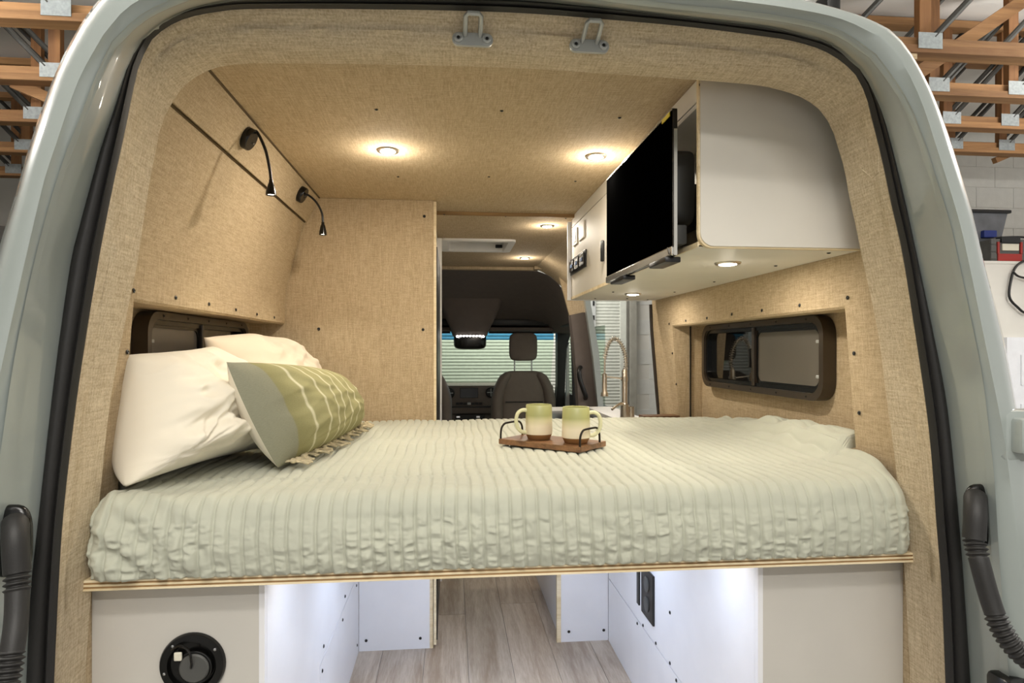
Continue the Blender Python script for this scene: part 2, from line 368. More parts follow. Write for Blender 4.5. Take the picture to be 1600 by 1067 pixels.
E_ = frame_loop(*L_E, -.205); Fl = frame_loop(*L_F, -.23); G = frame_loop(*L_G, -.19)
def mix(a, b, t, dy=0.0, sc=1.0):
    out = []
    for p, q in zip(a, b):
        v = p.lerp(q, t); v.y += dy; out.append(v)
    return out
def scaled(a, s, Y, cz=1.0):
    return [Vector((p.x*s, Y, cz+(p.z-cz)*s if p.z > cz else p.z)) for p in a]

def hull(a, Y):
    out = []
    for p in a:
        x = abs(p.x)*1.045; z = 1.0+(p.z-1.0)*1.045 if p.z > 1 else p.z
        k_ = min(1, max(0, (1.78-p.z)/.34)); k_ = k_*k_*(3-2*k_)
        out.append(Vector((math.copysign(x+(max(x, 1.005)-x)*k_, p.x), Y, z)))
    return out
van = thing('van_body', (0, -.1, -.12), 'pale grey-green painted van body around the open rear doorway', 'van')
bm = B(); loft(bm, [mix(E_, Fl, .04, .004), mix(E_, Fl, .12, -.004), mix(E_, Fl, .5), mix(E_, Fl, .93, -.002), mix(Fl, G, .06, -.002), mix(Fl, G, .3, -.012), mix(Fl, G, .65, -.010), G, scaled(G, 1.012, -.16), scaled(G, 1.022, -.10), scaled(G, 1.035, .05), hull(G, .14), hull(G, 1.68)])
obj('body_shell', bm, 'paint', van, smooth=60)
S = hull(G, 1.68); k = len(S)
bm = B(); sub = S[:int(k*.66)]; loft(bm, [sub, [Vector((p.x, 5.0, p.z)) for p in sub]]); obj('side_panel', bm, 'paint', van, smooth=60)
bm = B(); loft(bm, [mix(D, E_, .0, .02), mix(D, E_, .02, .004), mix(D, E_, .12, .003), mix(D, E_, .34, .006), mix(D, E_, .58, .007), mix(D, E_, .70, .004), mix(D, E_, .75, .000), mix(D, E_, .785, -.014), mix(D, E_, .82, -.018), mix(D, E_, .92, -.018), mix(D, E_, .955, .002), mix(E_, Fl, .04, .004)])
obj('door_jamb', bm, 'paint', van, smooth=38)
bm = B(); loft(bm, [mix(Cc, D, .0, .005), mix(Cc, D, .02, -.004), mix(Cc, D, .14, -.010), mix(Cc, D, .26, -.006), mix(Cc, D, .33, .000), mix(Cc, D, .40, -.006), mix(Cc, D, .55, -.012), mix(Cc, D, .72, -.010), mix(Cc, D, .88, -.007), mix(Cc, D, 1.02, -.002), mix(Cc, D, 1.03, .02)])
obj('door_seal', bm, 'rubber', van, smooth=70)
# fabric-wrapped arch trim
tr1 = thing('trim_1', (0, -.06, 0), 'beige linen-wrapped arch trim lining the rear doorway', 'trim', kind='structure')
bm = B()
An = scaled(A, 1.0, .03); Ao = scaled(A, 1.045, .03, 1.1)
def wrinkle(Lp, amp, sd):
    out = []
    for i, p in enumerate(Lp):
        w = noise.noise(Vector((p.x*9, p.z*9, sd)))*amp; out.append(Vector((p.x*(1+w*.3), p.y+w, p.z+w*.4)))
    return out
loft(bm, [Ao, An, mix(A, Cc, 0, .004), wrinkle(mix(A, Cc, .12, -.006), .003, 1), wrinkle(mix(A, Cc, .3, -.004), .004, 2), wrinkle(mix(A, Cc, .50, -.006), .005, 3), wrinkle(mix(A, Cc, .60, .002), .005, 4), wrinkle(mix(A, Cc, .8, .006), .004, 5), mix(A, Cc, .97, .002), mix(A, Cc, 1.03, .006)])
obj('arch_cover', bm, 'linen_trim', tr1, smooth=70)
# cloth joint on the right leg
i = min(range(len(A)), key=lambda i: abs(A[i].z-at(1345, 270, Y=-.02).z)+(9 if A[i].x < 0 else 0))
bm = B(); tube(bm, [A[i]+Vector((-.001, -.007, 0)), mix(A, Cc, .3, -.010)[i+1], mix(A, Cc, .55, -.012)[i+1], mix(A, Cc, .85, -.004)[i]], .0016, 6); obj('cloth_seam', bm, 'linen_trim', tr1, smooth=True)

# hinge on the right post
h = at(1566, 676, Y=-.19); hg = B()
bx(hg, (h.x-.022, -.255, h.z-.032), (h.x+.02, -.185, h.z+.034), .008)
o = obj('hinge', hg, 'paint', van, smooth=True)
bm = B(); bx(bm, (h.x+.005, -.262, h.z-.012), (h.x+.11, -.235, h.z+.016), .005); lathe(bm, [(.0, -.006), (.009, -.006), (.009, .006), (.005, .009), (0, .009)], (h.x+.002, -.258, h.z+.012), (0, -1, 0), 16)
obj('hinge_strap', bm, 'paint', o, smooth=True)
bm = B(); bx(bm, (h.x-.012, -.262, h.z-.030), (h.x+.012, -.25, h.z-.018), .003); obj('hinge_stop', bm, 'black_plastic', o)
# raised pad behind the hinge
bm = B(); bx(bm, (h.x-.034, -.232, h.z-.05), (h.x+.06, -.19, h.z+.048), .010); obj('hinge_pad', bm, 'paint', van, smooth=True)
# tail lamp below the right post
bm = B(); p0 = at(1530, 1035, Y=-.17); bx(bm, (p0.x, -.24, -.1), (p0.x+.17, -.18, p0.z-.005), .012); obj('tail_lamp', bm, 'black_satin', van, smooth=True)
# black roof rack end that shows over the roof edge
rk = thing('roof_rack', (.72, .1, 2.0), 'black and chrome roof rack end above the right roof corner', 'roof rack')
for x in (.60, .66, .72):
    bm = B(); bx(bm, (x-.018, .06, 1.99), (x+.018, .4, 2.10), .008); obj('rack_foot', bm, 'chrome' if x == .66 else 'black_plastic', rk, smooth=True)
bm = B(); bx(bm, (-.6, .16, 2.10), (.76, .24, 2.13), .01); obj('cross_bar', bm, 'black_plastic', rk, smooth=True)

# rubber cable conduits in both jambs
def conduit(label, boot, path, Y, flip):
    b0 = at(*boot, Y=Y); t = thing('cable_conduit', (b0.x, b0.y, b0.z), label, 'conduit', 'rubber cable conduits in the door jambs')
    fc_ = at(boot[0]-flip*7, boot[1]-6, Y=Y); bm = B(); superell(bm, (fc_.x, Y-.002, fc_.z), (.034, .012, .060), .6, .7, 14, 20); obj('boot_flange', bm, 'black_satin', t, smooth='raw')
    P = [at(*p, Y=Y-.035-.085*i_/(len(path)-1)) for i_, p in enumerate(path)]
    bm = B(); tube(bm, cr([at(boot[0], boot[1]-36, Y=Y-.004), at(boot[0], boot[1]-26, Y=Y-.018), at(boot[0], boot[1]-4, Y=Y-.03), P[0]], 8), [.010, .014, .017]+[.019]*22, 16); obj('boot', bm, 'rubber', t, smooth=True)
    Q = cr(P, 14); n = len(Q); L = [0]
    for a, b_ in zip(Q, Q[1:]): L.append(L[-1]+(b_-a).length)
    QQ, RR = [], []
    m_ = int(L[-1]/.0016); j = 0
    for i_ in range(m_+1):
        s = L[-1]*i_/m_
        while j < n-2 and L[j+1] < s: j += 1
        QQ.append(Q[j].lerp(Q[j+1], (s-L[j])/max(1e-9, L[j+1]-L[j])))
        u = s/L[-1]; rib = u < .13 or u > .52
        RR.append(.0165+(.0028*math.sin(2*PI*s/.0085) if rib else 0))
    bm = B(); tube(bm, QQ, RR, 16); obj('hose', bm, 'rubber', t, smooth='raw'); return t
conduit('black ribbed cable conduit in the left door jamb, cut by the picture edge', (24, 850), [(27, 893), (26, 960), (20, 1010), (8, 1075), (-10, 1150)], -.180, 1)
conduit('black ribbed cable conduit in the right jamb, curving out below the hinge', (1524, 810), [(1522, 842), (1531, 880), (1548, 940), (1566, 985), (1595, 1022), (1640, 1050)], -.180, -1)

# strikers on the header
def striker(px, py, label):
    c = at(px, py+8, Y=-.05); t = thing('door_striker', (c.x, c.y, c.z), label, 'striker', 'door strikers on the header')
    y0 = -.062
    bm = B(); pts = [(x, z) for x, z in rrect(c.x-.040, c.x+.040, c.z-.013, c.z+.012, .012)]
    prism(bm, [(x, y0, z) for x, z in pts], (0, -.007, 0)); pl = obj('plate', bm, 'bracket_grey', t, smooth=True)
    for s in (-1, 1):
        bm = B(); lathe(bm, [(.009, 0), (.009, .005), (.006, .007), (.004, .004), (0, .004)], (c.x+s*.028, y0-.007, c.z), (0, -1, 0), 14); obj('bolt', bm, 'bracket_grey', pl, smooth=True)
        bm = B(); lathe(bm, [(.0035, 0), (0, .0005)], (c.x+s*.028, y0-.0113, c.z), (0, -1, 0), 8); obj('bolt_socket', bm, 'screw_black', pl)
    bm = B(); tube(bm, [(c.x-.015, y0-.006, c.z+.006), (c.x-.0145, y0-.050, c.z+.022), (c.x-.010, y0-.056, c.z+.024), (c.x+.010, y0-.056, c.z+.024), (c.x+.0145, y0-.050, c.z+.022), (c.x+.015, y0-.006, c.z+.006)], .0045, 8); obj('loop', bm, 'bracket_grey', t, smooth=True)
striker(738, 60, 'grey metal door striker on the header, left of the two'); striker(918, 70, 'grey metal door striker on the header, right of the two, near the cabinet')

# ================================================================== VAN INTERIOR SHELL
WZ = [(-.02, .885), (.9, .885), (1.0, .875), (1.385, .843), (1.52, .838), (1.81, .765), (1.93, .72)]
def wx(z):
    for (a, x0), (b, x1) in zip(WZ, WZ[1:]):
        if a <= z <= b: return x0+(x1-x0)*(z-a)/(b-a)
    return WZ[-1][1]
def side_wall(name, s, y0, ya, yb, y1, ztop, label):
    """linen wall with a window recess between ya and yb"""
    t = thing(name, (s*.9, y0, 0), label, 'wall', kind='structure'); zt = 1.385; zb = .80; XR = .985
    zs = [-.02, zb, 1.0, 1.2, zt, 1.52, 1.65, ztop]
    def strip(bm, u0, u1, zz): loft(bm, [[(s*wx(z), u, z) for z in zz] for u in (u0, u1)])
    bm = B(); strip(bm, y0, ya, zs); strip(bm, ya, yb, [z for z in zs if z >= zt]); strip(bm, ya, yb, [-.02, zb])
    if y1 > yb+.01: strip(bm, yb, y1, zs)
    # thickness behind the face
    bmesh.ops.remove_doubles(bm, verts=bm.verts[:], dist=1e-5)
    obj('panel', bm, 'linen', t, smooth=30)
    r = .012; bm = B(); rz = [zb, 1.0, 1.2, zt]
    loft(bm, [[(s*wx(z), ya, z) for z in rz], [(s*XR, ya, z) for z in rz]])
    loft(bm, [[(s*wx(z), yb, z) for z in rz], [(s*XR, yb, z) for z in rz]])
    loft(bm, [[(s*wx(zt), ya, zt), (s*wx(zt), yb, zt)], [(s*(wx(zt)+.006), ya, zt-.006), (s*(wx(zt)+.006), yb, zt-.006)], [(s*XR, ya, zt-.002), (s*XR, yb, zt-.002)]])
    obj('recess_reveal', bm, 'linen', t)
    bm = B(); bx(bm, (s*XR, ya-.01, zb), (s*(XR+.008), yb+.01, zt+.01)); obj('recess_back', bm, 'linen', t)
    return t
wl = side_wall('wall_left', -1, -.02, .14, 1.388, 1.388, 1.83, 'beige linen side wall behind the pillows with a window recess')
wr = side_wall('wall_right', 1, -.02, .208, 1.46, 1.73, 1.60, 'beige linen side wall below the overhead cabinet with a window recess')
for px, py in ((208, 454), (274, 465), (326, 475), (368, 484), (401, 491), (428, 496), (198, 550), (186, 652)):
    z = 1.385+.02; p = at(px, py, X=-.843); p = at(px, py, X=-wx(max(.9, min(1.45, p.z)))); screw(wl, p+Vector((.001, 0, 0)), (1, 0, .08), 1.1)
for px, py in ((1325, 465), (1250, 477), (1191, 485), (1144, 491), (1105, 497), (1072, 501), (1046, 506), (1335, 552), (1343, 645), (1051, 552), (1057, 600)):
    p = at(px, py, X=.843); p = at(px, py, X=wx(max(.9, min(1.45, p.z)))); screw(wr, p-Vector((.001, 0, 0)), (-1, 0, .08), 1.1)
# ply strip and dark gap at the far edge of the right recess
bm = B(); bx(bm, (.925, 1.452, .9), (.93, 1.459, 1.384)); obj('reveal_gap', bm, 'screw_black', wr)
# soffit board over the left wall
sf = thing('trim_2', (-.73, .6, 1.8), 'slanted beige linen soffit board along the left ceiling edge', 'trim', kind='structure')
bm = B(); d = Vector((.058, 0, .105)).normalized(); nrm = Vector((.875, 0, -.484)).normalized()
q0 = Vector((-.752, -.01, 1.806)); q1 = Vector((-.704, -.01, 1.908))
prism(bm, [q0, q1, q1-nrm*.012, q0-nrm*.012], (0, 1.398, 0)); obj('board', bm, 'linen', sf)
bm = B(); bx(bm, (-.766, -.01, 1.804), (-.760, 1.386, 1.818)); bx(bm, (-.712, -.01, 1.9065), (-.699, 1.386, 1.9098)); obj('shadow_strip', bm, 'shadow_brown', sf)  # brown strips paint in the shadow along the soffit edges
for px, py in ((450, 290), (486, 327), (499, 332)):
    p = at(px, py, X=-.735); screw(sf, (-.737+.003, p.y if p.y < 1.37 else 1.36, 1.852), nrm, 1.0)
# ceiling
cl = thing('ceiling', (0, .8, 1.91), 'beige linen ceiling panels of the van', 'ceiling', kind='structure')
bm = B(); bx(bm, (-.712, -.02, 1.91), (.86, 1.60, 1.922)); obj('rear_panel', bm, 'linen', cl)
bm = B()
for a_, b_ in (((-.75, 1.60), (.72, 2.232)), ((-.75, 2.568), (.72, 3.42)), ((-.75, 2.232), (-.174, 2.568)), ((.172, 2.232), (.72, 2.568))): bx(bm, (*a_, 1.895), (*b_, 1.912))
obj('front_panel', bm, 'linen', cl)
bm = B(); bx(bm, (-.22, 1.592, 1.893), (.45, 1.60, 1.909)); obj('panel_edge', bm, 'ply_dark', cl)
bm = B(); bx(bm, (-.75, 3.36, 1.872), (.50, 3.42, 1.895), .004); bx(bm, (.46, 3.30, 1.872), (.75, 3.38, 1.895), .004); obj('edge_rail', bm, 'linen', cl)
for px, py in ((588, 171), (784, 173), (622, 276), (764, 276), (968, 184), (899, 283)): screw(cl, at(px, py, Z=1.9095), (0, 0, -1))
for px, py in ((694, 335), (790, 338), (884, 341)): screw(cl, at(px, py, Z=1.8945), (0, 0, -1))
# partition at the bed's head-side end
pw = thing('wall_partition', (-.55, 1.40, .9), 'beige linen partition wall at the far left end of the bed', 'wall', kind='structure')
bm = B(); bx(bm, (-.90, 1.39, .80), (-.228, 1.402, 1.909)); obj('panel', bm, 'linen', pw)
bm = B(); bx(bm, (-.228, 1.386, .02), (-.217, 1.404, 1.905)); obj('edge_band', bm, 'ply_light', pw)
for px, py in ((498, 514), (661, 515), (663, 338)): screw(pw, at(px, py, Y=1.389), (0, -1, 0), 1.3)
cs = thing('closet', (-.5, 1.9, 0), 'tall closet with a black door edge behind the linen partition', 'closet')
bm = B(); bx(bm, (-.86, 1.42, .0), (-.23, 2.5, 1.89)); obj('body', bm, 'laminate', cs)
bm = B(); bx(bm, (-.229, 1.43, .02), (-.213, 2.1, 1.72), .002); obj('door', bm, 'black_plastic', cs)
bm = B(); bx(bm, (-.229, 2.12, .02), (-.204, 2.14, 1.88)); obj('white_edge', bm, 'white_plastic', cs)

# floor: every plank
fl = thing('floor', (0, 1.5, 0), 'greyish oak vinyl plank floor between the under-bed cabinets', 'floor', kind='structure')
bm = B(); bx(bm, (-.9, -.1, -.03), (.9, 5.4, -.004)); obj('subfloor', bm, 'concrete', fl)
PW = .178; pm = {}
for c in range(7):
    y = -.12-random.random()*.9; x = -.62+c*PW
    while y < 3.4:
        ln = 1.22; a = max(y, -.12); e = min(y+ln, 3.45); key = round(e-a, 3)
        if key not in pm:
            bm = B(); bx(bm, (.0008, .0008, -.004), (PW-.0008, e-a-.0008, 0), .0006); me = bpy.data.meshes.new('plank'); bm.to_mesh(me); bm.free(); me.materials.append(MATS['floor_plank']); pm[key] = me
        o = bpy.data.objects.new('plank', pm[key]); link(o, fl); o.location = (x, a, 0); y += ln

# ================================================================== WINDOWS IN THE RECESSES
def slider_window(name, s, y0, y1, ym, z0, z1, label):
    t = thing(name, (s*.975, (y0+y1)/2, z0), label, 'window', kind='structure'); XO = .983
    P = lambda X, L: [(s*X, y, z) for y, z in L]
    bm = B(); ringplate(bm, P(.942, rrect(y0, y1, z0, z1, .06)), P(.942, rrect(y0+.022, y1-.022, z0+.022, z1-.022, .045)), (s*(XO-.942), 0, 0)); obj('outer_frame', bm, 'bronze_frame', t, smooth=30)
    bm = B(); ringplate(bm, P(.952, rrect(y0+.0225, y1-.0225, z0+.0225, z1-.0225, .045)), P(.952, rrect(y0+.036, y1-.036, z0+.036, z1-.036, .032)), (s*.02, 0, 0)); obj('inner_frame', bm, 'black_satin', t, smooth=30)
    bm = B(); prism(bm, P(.972, rrect(y0+.03, y1-.03, z0+.03, z1-.03, .03)), (s*.004, 0, 0)); obj('glass', bm, 'dark_glass', t)
    bm = B(); bx(bm, (s*.946, ym-.009, z0+.024), (s*.966, ym+.009, z1-.024), .002); obj('mullion', bm, 'bronze_frame', t)
    bm = B(); prism(bm, P(.960, rrect(y0+.036, ym-.009, z0+.036, z1-.036, .02)), (s*.003, 0, 0)); obj('insect_screen', bm, 'screen_mesh', t)
    bm = B(); ringplate(bm, P(.956, rrect(y0+.0365, ym-.0095, z0+.0365, z1-.0365, .03)), P(.956, rrect(y0+.044, ym-.017, z0+.044, z1-.044, .025)), (s*.008, 0, 0)); obj('screen_frame', bm, 'black_satin', t, smooth=30)
    hy = ym+.035
    bm = B(); tube(bm, [(s*.968, hy, z0+.09), (s*.952, hy, z0+.093), (s*.952, hy, z1-.105), (s*.968, hy, z1-.102)], .004, 8); tube(bm, [(s*.966, hy+.018, z0+.09), (s*.960, hy+.018, z1-.102)], .004, 8); obj('sash_handle', bm, 'black_plastic', t, smooth=True)
    for z in (z0+.075, z1-.08):
        bm = B(); bx(bm, (s*.944, y0+.024, z-.006), (s*.956, y0+.042, z+.004), .002); obj('screen_clip', bm, 'bracket_grey', t)
    for i in range(5):
        for z in (z0+.011, z1-.011): screw(t, (s*.9415, y0+.09+(y1-y0-.18)*i/4, z), (-s, 0, 0), .8)
    return t
slider_window('window_1', -1, .42, 1.245, .80, 1.12, 1.378, 'bronze-framed sliding window behind the white pillows')
slider_window('window_2', 1, .46, 1.362, .905, 1.118, 1.380, 'bronze-framed sliding window with screen in the right wall recess')

# ================================================================== OVERHEAD CABINET
oc = thing('overhead_cabinet', (.62, .9, 1.515), 'off-white overhead cabinet with plywood edges under the ceiling, carrying the television', 'cabinet')
XF = .42; Z0 = 1.515
def rear_outline(y, g):
    pts = []; x0 = XF-g; z0 = Z0-g; r = .032
    for j in range(9): a = PI+PI/2*j/8; pts.append((x0+r+r*math.cos(a), y, z0+r+r*math.sin(a)))
    for z in (z0, 1.62, 1.75, 1.85, 1.908): pts.append((wx(z)-.004, y, z))
    pts.append((x0, y, 1.908)); return pts
bm = B(); prism(bm, rear_outline(.105, 0), (0, .003, 0)); obj('rear_panel', bm, 'laminate', oc)
bm = B(); prism(bm, rear_outline(.108, .0035), (0, .012, 0)); obj('rear_panel_edge', bm, 'ply_light', oc)
bm = B(); bx(bm, (XF+.002, .12, Z0), (.834, 1.67, Z0+.004)); obj('bottom_panel', bm, 'laminate', oc)
bm = B(); bx(bm, (XF-.001, .12, Z0+.0005), (.834, 1.67, Z0+.012)); obj('bottom_core', bm, 'ply_light', oc)
bm = B(); bx(bm, (XF, .12, 1.858), (XF+.012, 1.67, 1.908)); obj('top_rail', bm, 'laminate', oc)
screw(oc, at(1092, 134, X=XF-.0005), (-1, 0, 0), 1.3)
bm = B(); bx(bm, (XF, .80, 1.5275), (XF+.012, 1.67, 1.855), .001); dr = obj('face_panel', bm, 'laminate', oc)
bm = B(); bx(bm, (.55, .12, Z0+.013), (.558, .80, 1.856)); bx(bm, (XF+.012, .793, Z0+.013), (.55, .80, 1.856)); bx(bm, (XF+.002, .12, 1.845), (.55, .79, 1.856)); obj('niche_lining', bm, 'laminate', oc)
bm = B(); bx(bm, (.402, 1.672, Z0-.003), (.80, 1.684, 1.89), .004); obj('end_panel', bm, 'white_laminate', oc)
for px, py in ((958, 456), (930, 466), (980, 466), (1054, 456), (1116, 440), (1212, 415), (1295, 395), (1012, 468)):
    p = at(px, py, Z=Z0-.0005)
    if p.x < .82: screw(oc, p, (0, 0, -1))
# outlets and switches on the face panel
def plate(px0, px1, py0, py1, mat, label, extra):
    a = at(px0, (py0+py1)/2, X=XF); b_ = at(px1, (py0+py1)/2, X=XF); zc = (at(px0, py1, X=XF).z+at(px1, py1-8, X=XF).z)/2; zt = zc+.075
    y1, y0 = a.y, b_.y; yc = (y0+y1)/2
    t = thing('wall_plate', (XF, yc, zc), label, 'switch plate', 'plates on the cabinet face')
    bm = B(); bx(bm, (XF-.006, y0, zc), (XF, y1, zt), .002); obj('plate', bm, mat, t)
    extra(t, y0, y1, zc, zt); return t
def outl(t, y0, y1, z0, z1):
    bm = B(); bx(bm, (XF-.008, y0+(y1-y0)*.25, z0+.012), (XF-.004, y1-(y1-y0)*.25, z1-.012), .001); f = obj('socket', bm, 'white_laminate', t)
    for z in (z0+.025, z1-.025):
        bm = B(); bx(bm, (XF-.0088, (y0+y1)/2-.012, z-.007), (XF-.0075, (y0+y1)/2+.012, z+.007)); obj('slot', bm, 'black_plastic', f)
def ctrl(t, y0, y1, z0, z1):
    for k_ in range(3):
        bm = B(); bx(bm, (XF-.014, y0+(y1-y0)*(k_*.33+.03), z0+.012), (XF-.006, y0+(y1-y0)*(k_*.33+.29), z1-.012), .002); f = obj('rocker', bm, 'black_satin', t)
        bm = B(); bx(bm, (XF-.0155, y0+(y1-y0)*(k_*.33+.1), z0+.03), (XF-.0135, y0+(y1-y0)*(k_*.33+.22), z1-.03)); obj('marking', bm, 'tape_blue', f)
plate(897, 903, 362, 387, 'laminate', 'white outlet plate on the cabinet face, lower and farther of two', outl)
plate(906, 914, 352, 378, 'laminate', 'blank white cover plate on the cabinet face, nearer the television', lambda *a: None)
plate(893, 917, 398, 428, 'black_plastic', 'black triple switch panel on the cabinet face', ctrl)
p = at(945, 392, X=XF); bm = B(); bx(bm, (XF-.016, p.y-.008, p.z-.04), (XF-.003, p.y+.010, p.z+.04), .004)
tag(obj('latch', bm, 'black_plastic', oc, smooth=True))

# television on the cabinet face
tv = thing('television', (.37, .47, 1.50), 'black flat-screen television mounted on the overhead cabinet face', 'television')
TX = .372; ty0, ty1, tz0, tz1 = .155, .793, 1.500, 1.852
bm = B(); bx(bm, (TX, ty0, tz0), (TX+.012, ty1, tz1), .002); obj('bezel', bm, 'black_satin', tv)
bm = B(); bx(bm, (TX-.0012, ty0+.004, tz0+.024), (TX+.0005, ty1-.004, tz1-.006)); obj('screen', bm, 'tv_screen', tv)
bm = B(); bx(bm, (TX-.004, ty0, tz0), (TX+.006, ty1, tz0+.022), .003); tf = obj('lower_trim', bm, 'film', tv)
bm = B(); bx(bm, (TX-.0015, ty0+.004, tz1-.004), (TX+.012, ty1, tz1+.001)); obj('top_trim', bm, 'film', tv)
bm = B(); bx(bm, (TX+.002, ty0-.003, tz0), (TX+.010, ty0, tz1-.05)); obj('side_film', bm, 'film', tv)
bm = B(); bx(bm, (TX-.003, ty0+.015, tz1-.014), (TX-.0012, ty0+.07, tz1-.004)); obj('sticker', bm, 'yellow_sticker', tv)
bm = B(); superell(bm, (.425, .485, 1.690), (.042, .255, .100), .25, .25, 16, 28); hb = obj('back_housing', bm, 'tv_back', tv, smooth='raw')
bm = B(); bx(bm, (.468, .205, 1.63), (.472, .212, 1.74)); obj('vent_slot', bm, 'bracket_grey', hb)
bm = B(); bx(bm, (.385, .20, 1.535), (.425, .62, 1.583), .004); obj('lower_housing', bm, 'tv_back', tv, smooth=True)
for y0, y1 in ((.175, .30), (.55, .70)):
    bm = B(); bx(bm, (TX-.012, y0, tz0-.014), (TX+.028, y1, tz0), .003); obj('foot_socket', bm, 'black_plastic', tv, smooth=True)
bm = B()
for k_ in range(6):
    a = k_*1.1; p = Vector((TX-.006, ty0+.012+.008*math.sin(a), tz0+.012+.009*math.cos(a*1.7))); bm.verts.new(p+Vector((-.004*math.cos(a*2), 0, 0)))
bmesh.ops.convex_hull(bm, input=bm.verts[:]); obj('film_scrap', bm, 'film', tv)
bm = B(); bx(bm, (.44, .40, 1.62), (.55, .54, 1.74), .004); obj('wall_mount', bm, 'black_plastic', tv)

# ================================================================== LIGHT FITTINGS
def downlight(p, label, power, r=.028, grp='recessed downlights', halo=.36):
    t = thing('recessed_light', p, label, 'light', grp)
    bm = B(); lathe(bm, [(r*.80, -.001), (r*.84, -.0045), (r*1.2, -.004), (r*1.28, 0), (r*1.2, .006), (r*.8, .006)], p, (0, 0, 1), 32, cap0=False, cap1=False); obj('trim_ring', bm, 'brushed_nickel', t, smooth=True)
    bm = B(); lathe(bm, [(0, -.0075), (r*.5, -.0070), (r*.86, -.0050), (r*.86, .004), (0, .004)], p, (0, 0, 1), 28); obj('lens', bm, 'lamp_glow', t, smooth=True)
    a = area('lamp', (p[0], p[1], p[2]-.010), r*1.6, power*.78, (1, .91, .78), shape='DISK'); a.parent = t; a.matrix_parent_inverse = Matrix.Translation(-Vector(p))
    l = bpy.data.lights.new('lamp', 'POINT'); l.energy = power*halo+.001; l.color = (1, .91, .78); l.shadow_soft_size = .02; o = bpy.data.objects.new('lamp', l); COL.objects.link(o)
    o.location = (p[0], p[1], p[2]-.05); o.parent = t; o.matrix_parent_inverse = Matrix.Translation(-Vector(p)); return t
PWR = 3.9
downlight(tuple(at(606, 235, Z=1.909)), 'glowing round downlight in the ceiling, left one above the bed', PWR)
downlight(tuple(at(931, 244, Z=1.909)), 'glowing round downlight in the ceiling beside the television', PWR)
downlight(tuple(at(855, 353, Z=1.894)), 'glowing round downlight in the front ceiling, right of the roof vent', PWR*.8)
downlight(tuple(at(820, 403, Z=1.894)), 'glowing round downlight at the far end of the front ceiling', PWR*.8)
downlight(tuple(at(1137, 411, Z=1.514)), 'glowing downlight under the overhead cabinet, nearer one', PWR*.5, halo=.03)
downlight(tuple(at(989, 459, Z=1.514)), 'glowing downlight under the overhead cabinet, far one by the faucet', PWR*.5, halo=.03)

def gooseneck(base, path, tip, label):
    base = Vector(base); t = thing('reading_lamp', base, label, 'lamp', 'gooseneck reading lamps'); nz = Vector((.875, 0, -.484)).normalized()
    bm = B(); lathe(bm, [(.030, 0), (.031, .004), (.031, .022), (.029, .025), (0, .025)], base, nz, 32); bs = obj('base', bm, 'black_satin', t, smooth=True)
    bm = B(); lathe(bm, [(.003, 0), (.003, .0015), (0, .002)], base+nz*.025+Vector((0, .012, -.004)), nz, 10); obj('switch', bm, 'chrome', bs)
    P = [base+nz*.02]+[Vector(p) for p in path]; tip = Vector(tip); dv = Vector((0, 0, -1))
    bm = B(); tube(bm, cr(P, 10), .0042, 10); obj('neck', bm, 'black_plastic', t, smooth=True)
    top = P[-1]; L = (top.z-tip.z)
    bm = B(); lathe(bm, [(.0055, .0), (.006, -.008), (.0085, -.014), (.0135, -L*.75), (.0145, -L), (.0115, -L), (.0105, -L+.004), (0, -L+.004)], top, (0, 0, 1), 24, cap0=True); obj('head', bm, 'black_satin', t, smooth=True)
    bm = B(); lathe(bm, [(0, -L+.003), (.0103, -L+.003), (.0103, -L+.0042), (0, -L+.0042)], top, (0, 0, 1), 20); obj('bulb', bm, 'lamp_glow_small', t, smooth=True)
    l = bpy.data.lights.new('lamp', 'SPOT'); l.energy = 2.2; l.color = (1, .92, .70); l.spot_size = math.radians(85); l.spot_blend = .6; l.shadow_soft_size = .01
    o = bpy.data.objects.new('lamp', l); COL.objects.link(o); o.location = (top.x, top.y, tip.z-.004); o.parent = t; o.matrix_parent_inverse = Matrix.Translation(-base)
g1 = [at(400, 205, Y=.51), at(414, 232, Y=.51), at(421, 262, Y=.51), at(423.5, 281, Y=.51)]
gooseneck((-.729, .51, 1.868), g1, at(424.5, 305, Y=.51), 'black gooseneck reading lamp on the soffit, nearer one')
g2 = [at(482, 305, Y=1.14), at(495, 317, Y=1.14), at(503, 333, Y=1.14), at(504.5, 347, Y=1.14)]
gooseneck((-.729, 1.14, 1.868), g2, at(505, 367, Y=1.14), 'black gooseneck reading lamp on the soffit, far one by the partition')

# roof vent
va = at(747, 381, Z=1.894); vt = thing('roof_vent', (0, 2.40, 1.89), 'white square roof vent fan in the front ceiling', 'vent')
bm = B(); o_ = [(x, y, 1.894) for x, y in rrect(-.213, .210, 2.195, 2.605, .03)]; i_ = [(x, y, 1.894) for x, y in rrect(-.172, .170, 2.235, 2.565, .02)]
ringplate(bm, o_, i_, (0, 0, -.012)); obj('frame', bm, 'white_plastic', vt, smooth=30)
bm = B(); loft(bm, [[(p[0], p[1], 1.894) for p in i_]+[i_[0]], [(p[0]*.96, p[1], 1.965) for p in i_]+[(i_[0][0]*.96, i_[0][1], 1.965)]]); obj('shaft', bm, 'white_plastic', vt, smooth=30)
bm = B(); bx(bm, (-.18, 2.23, 1.966), (.18, 2.57, 1.97)); obj('lid', bm, 'white_plastic', vt)
bm = B(); lathe(bm, [(.02, 0), (.15, .0), (.155, -.012), (.15, -.02), (.02, -.02)], (0, 2.42, 1.962), (0, 0, 1), 36); obj('fan_ring', bm, 'tv_back', vt, smooth=True)
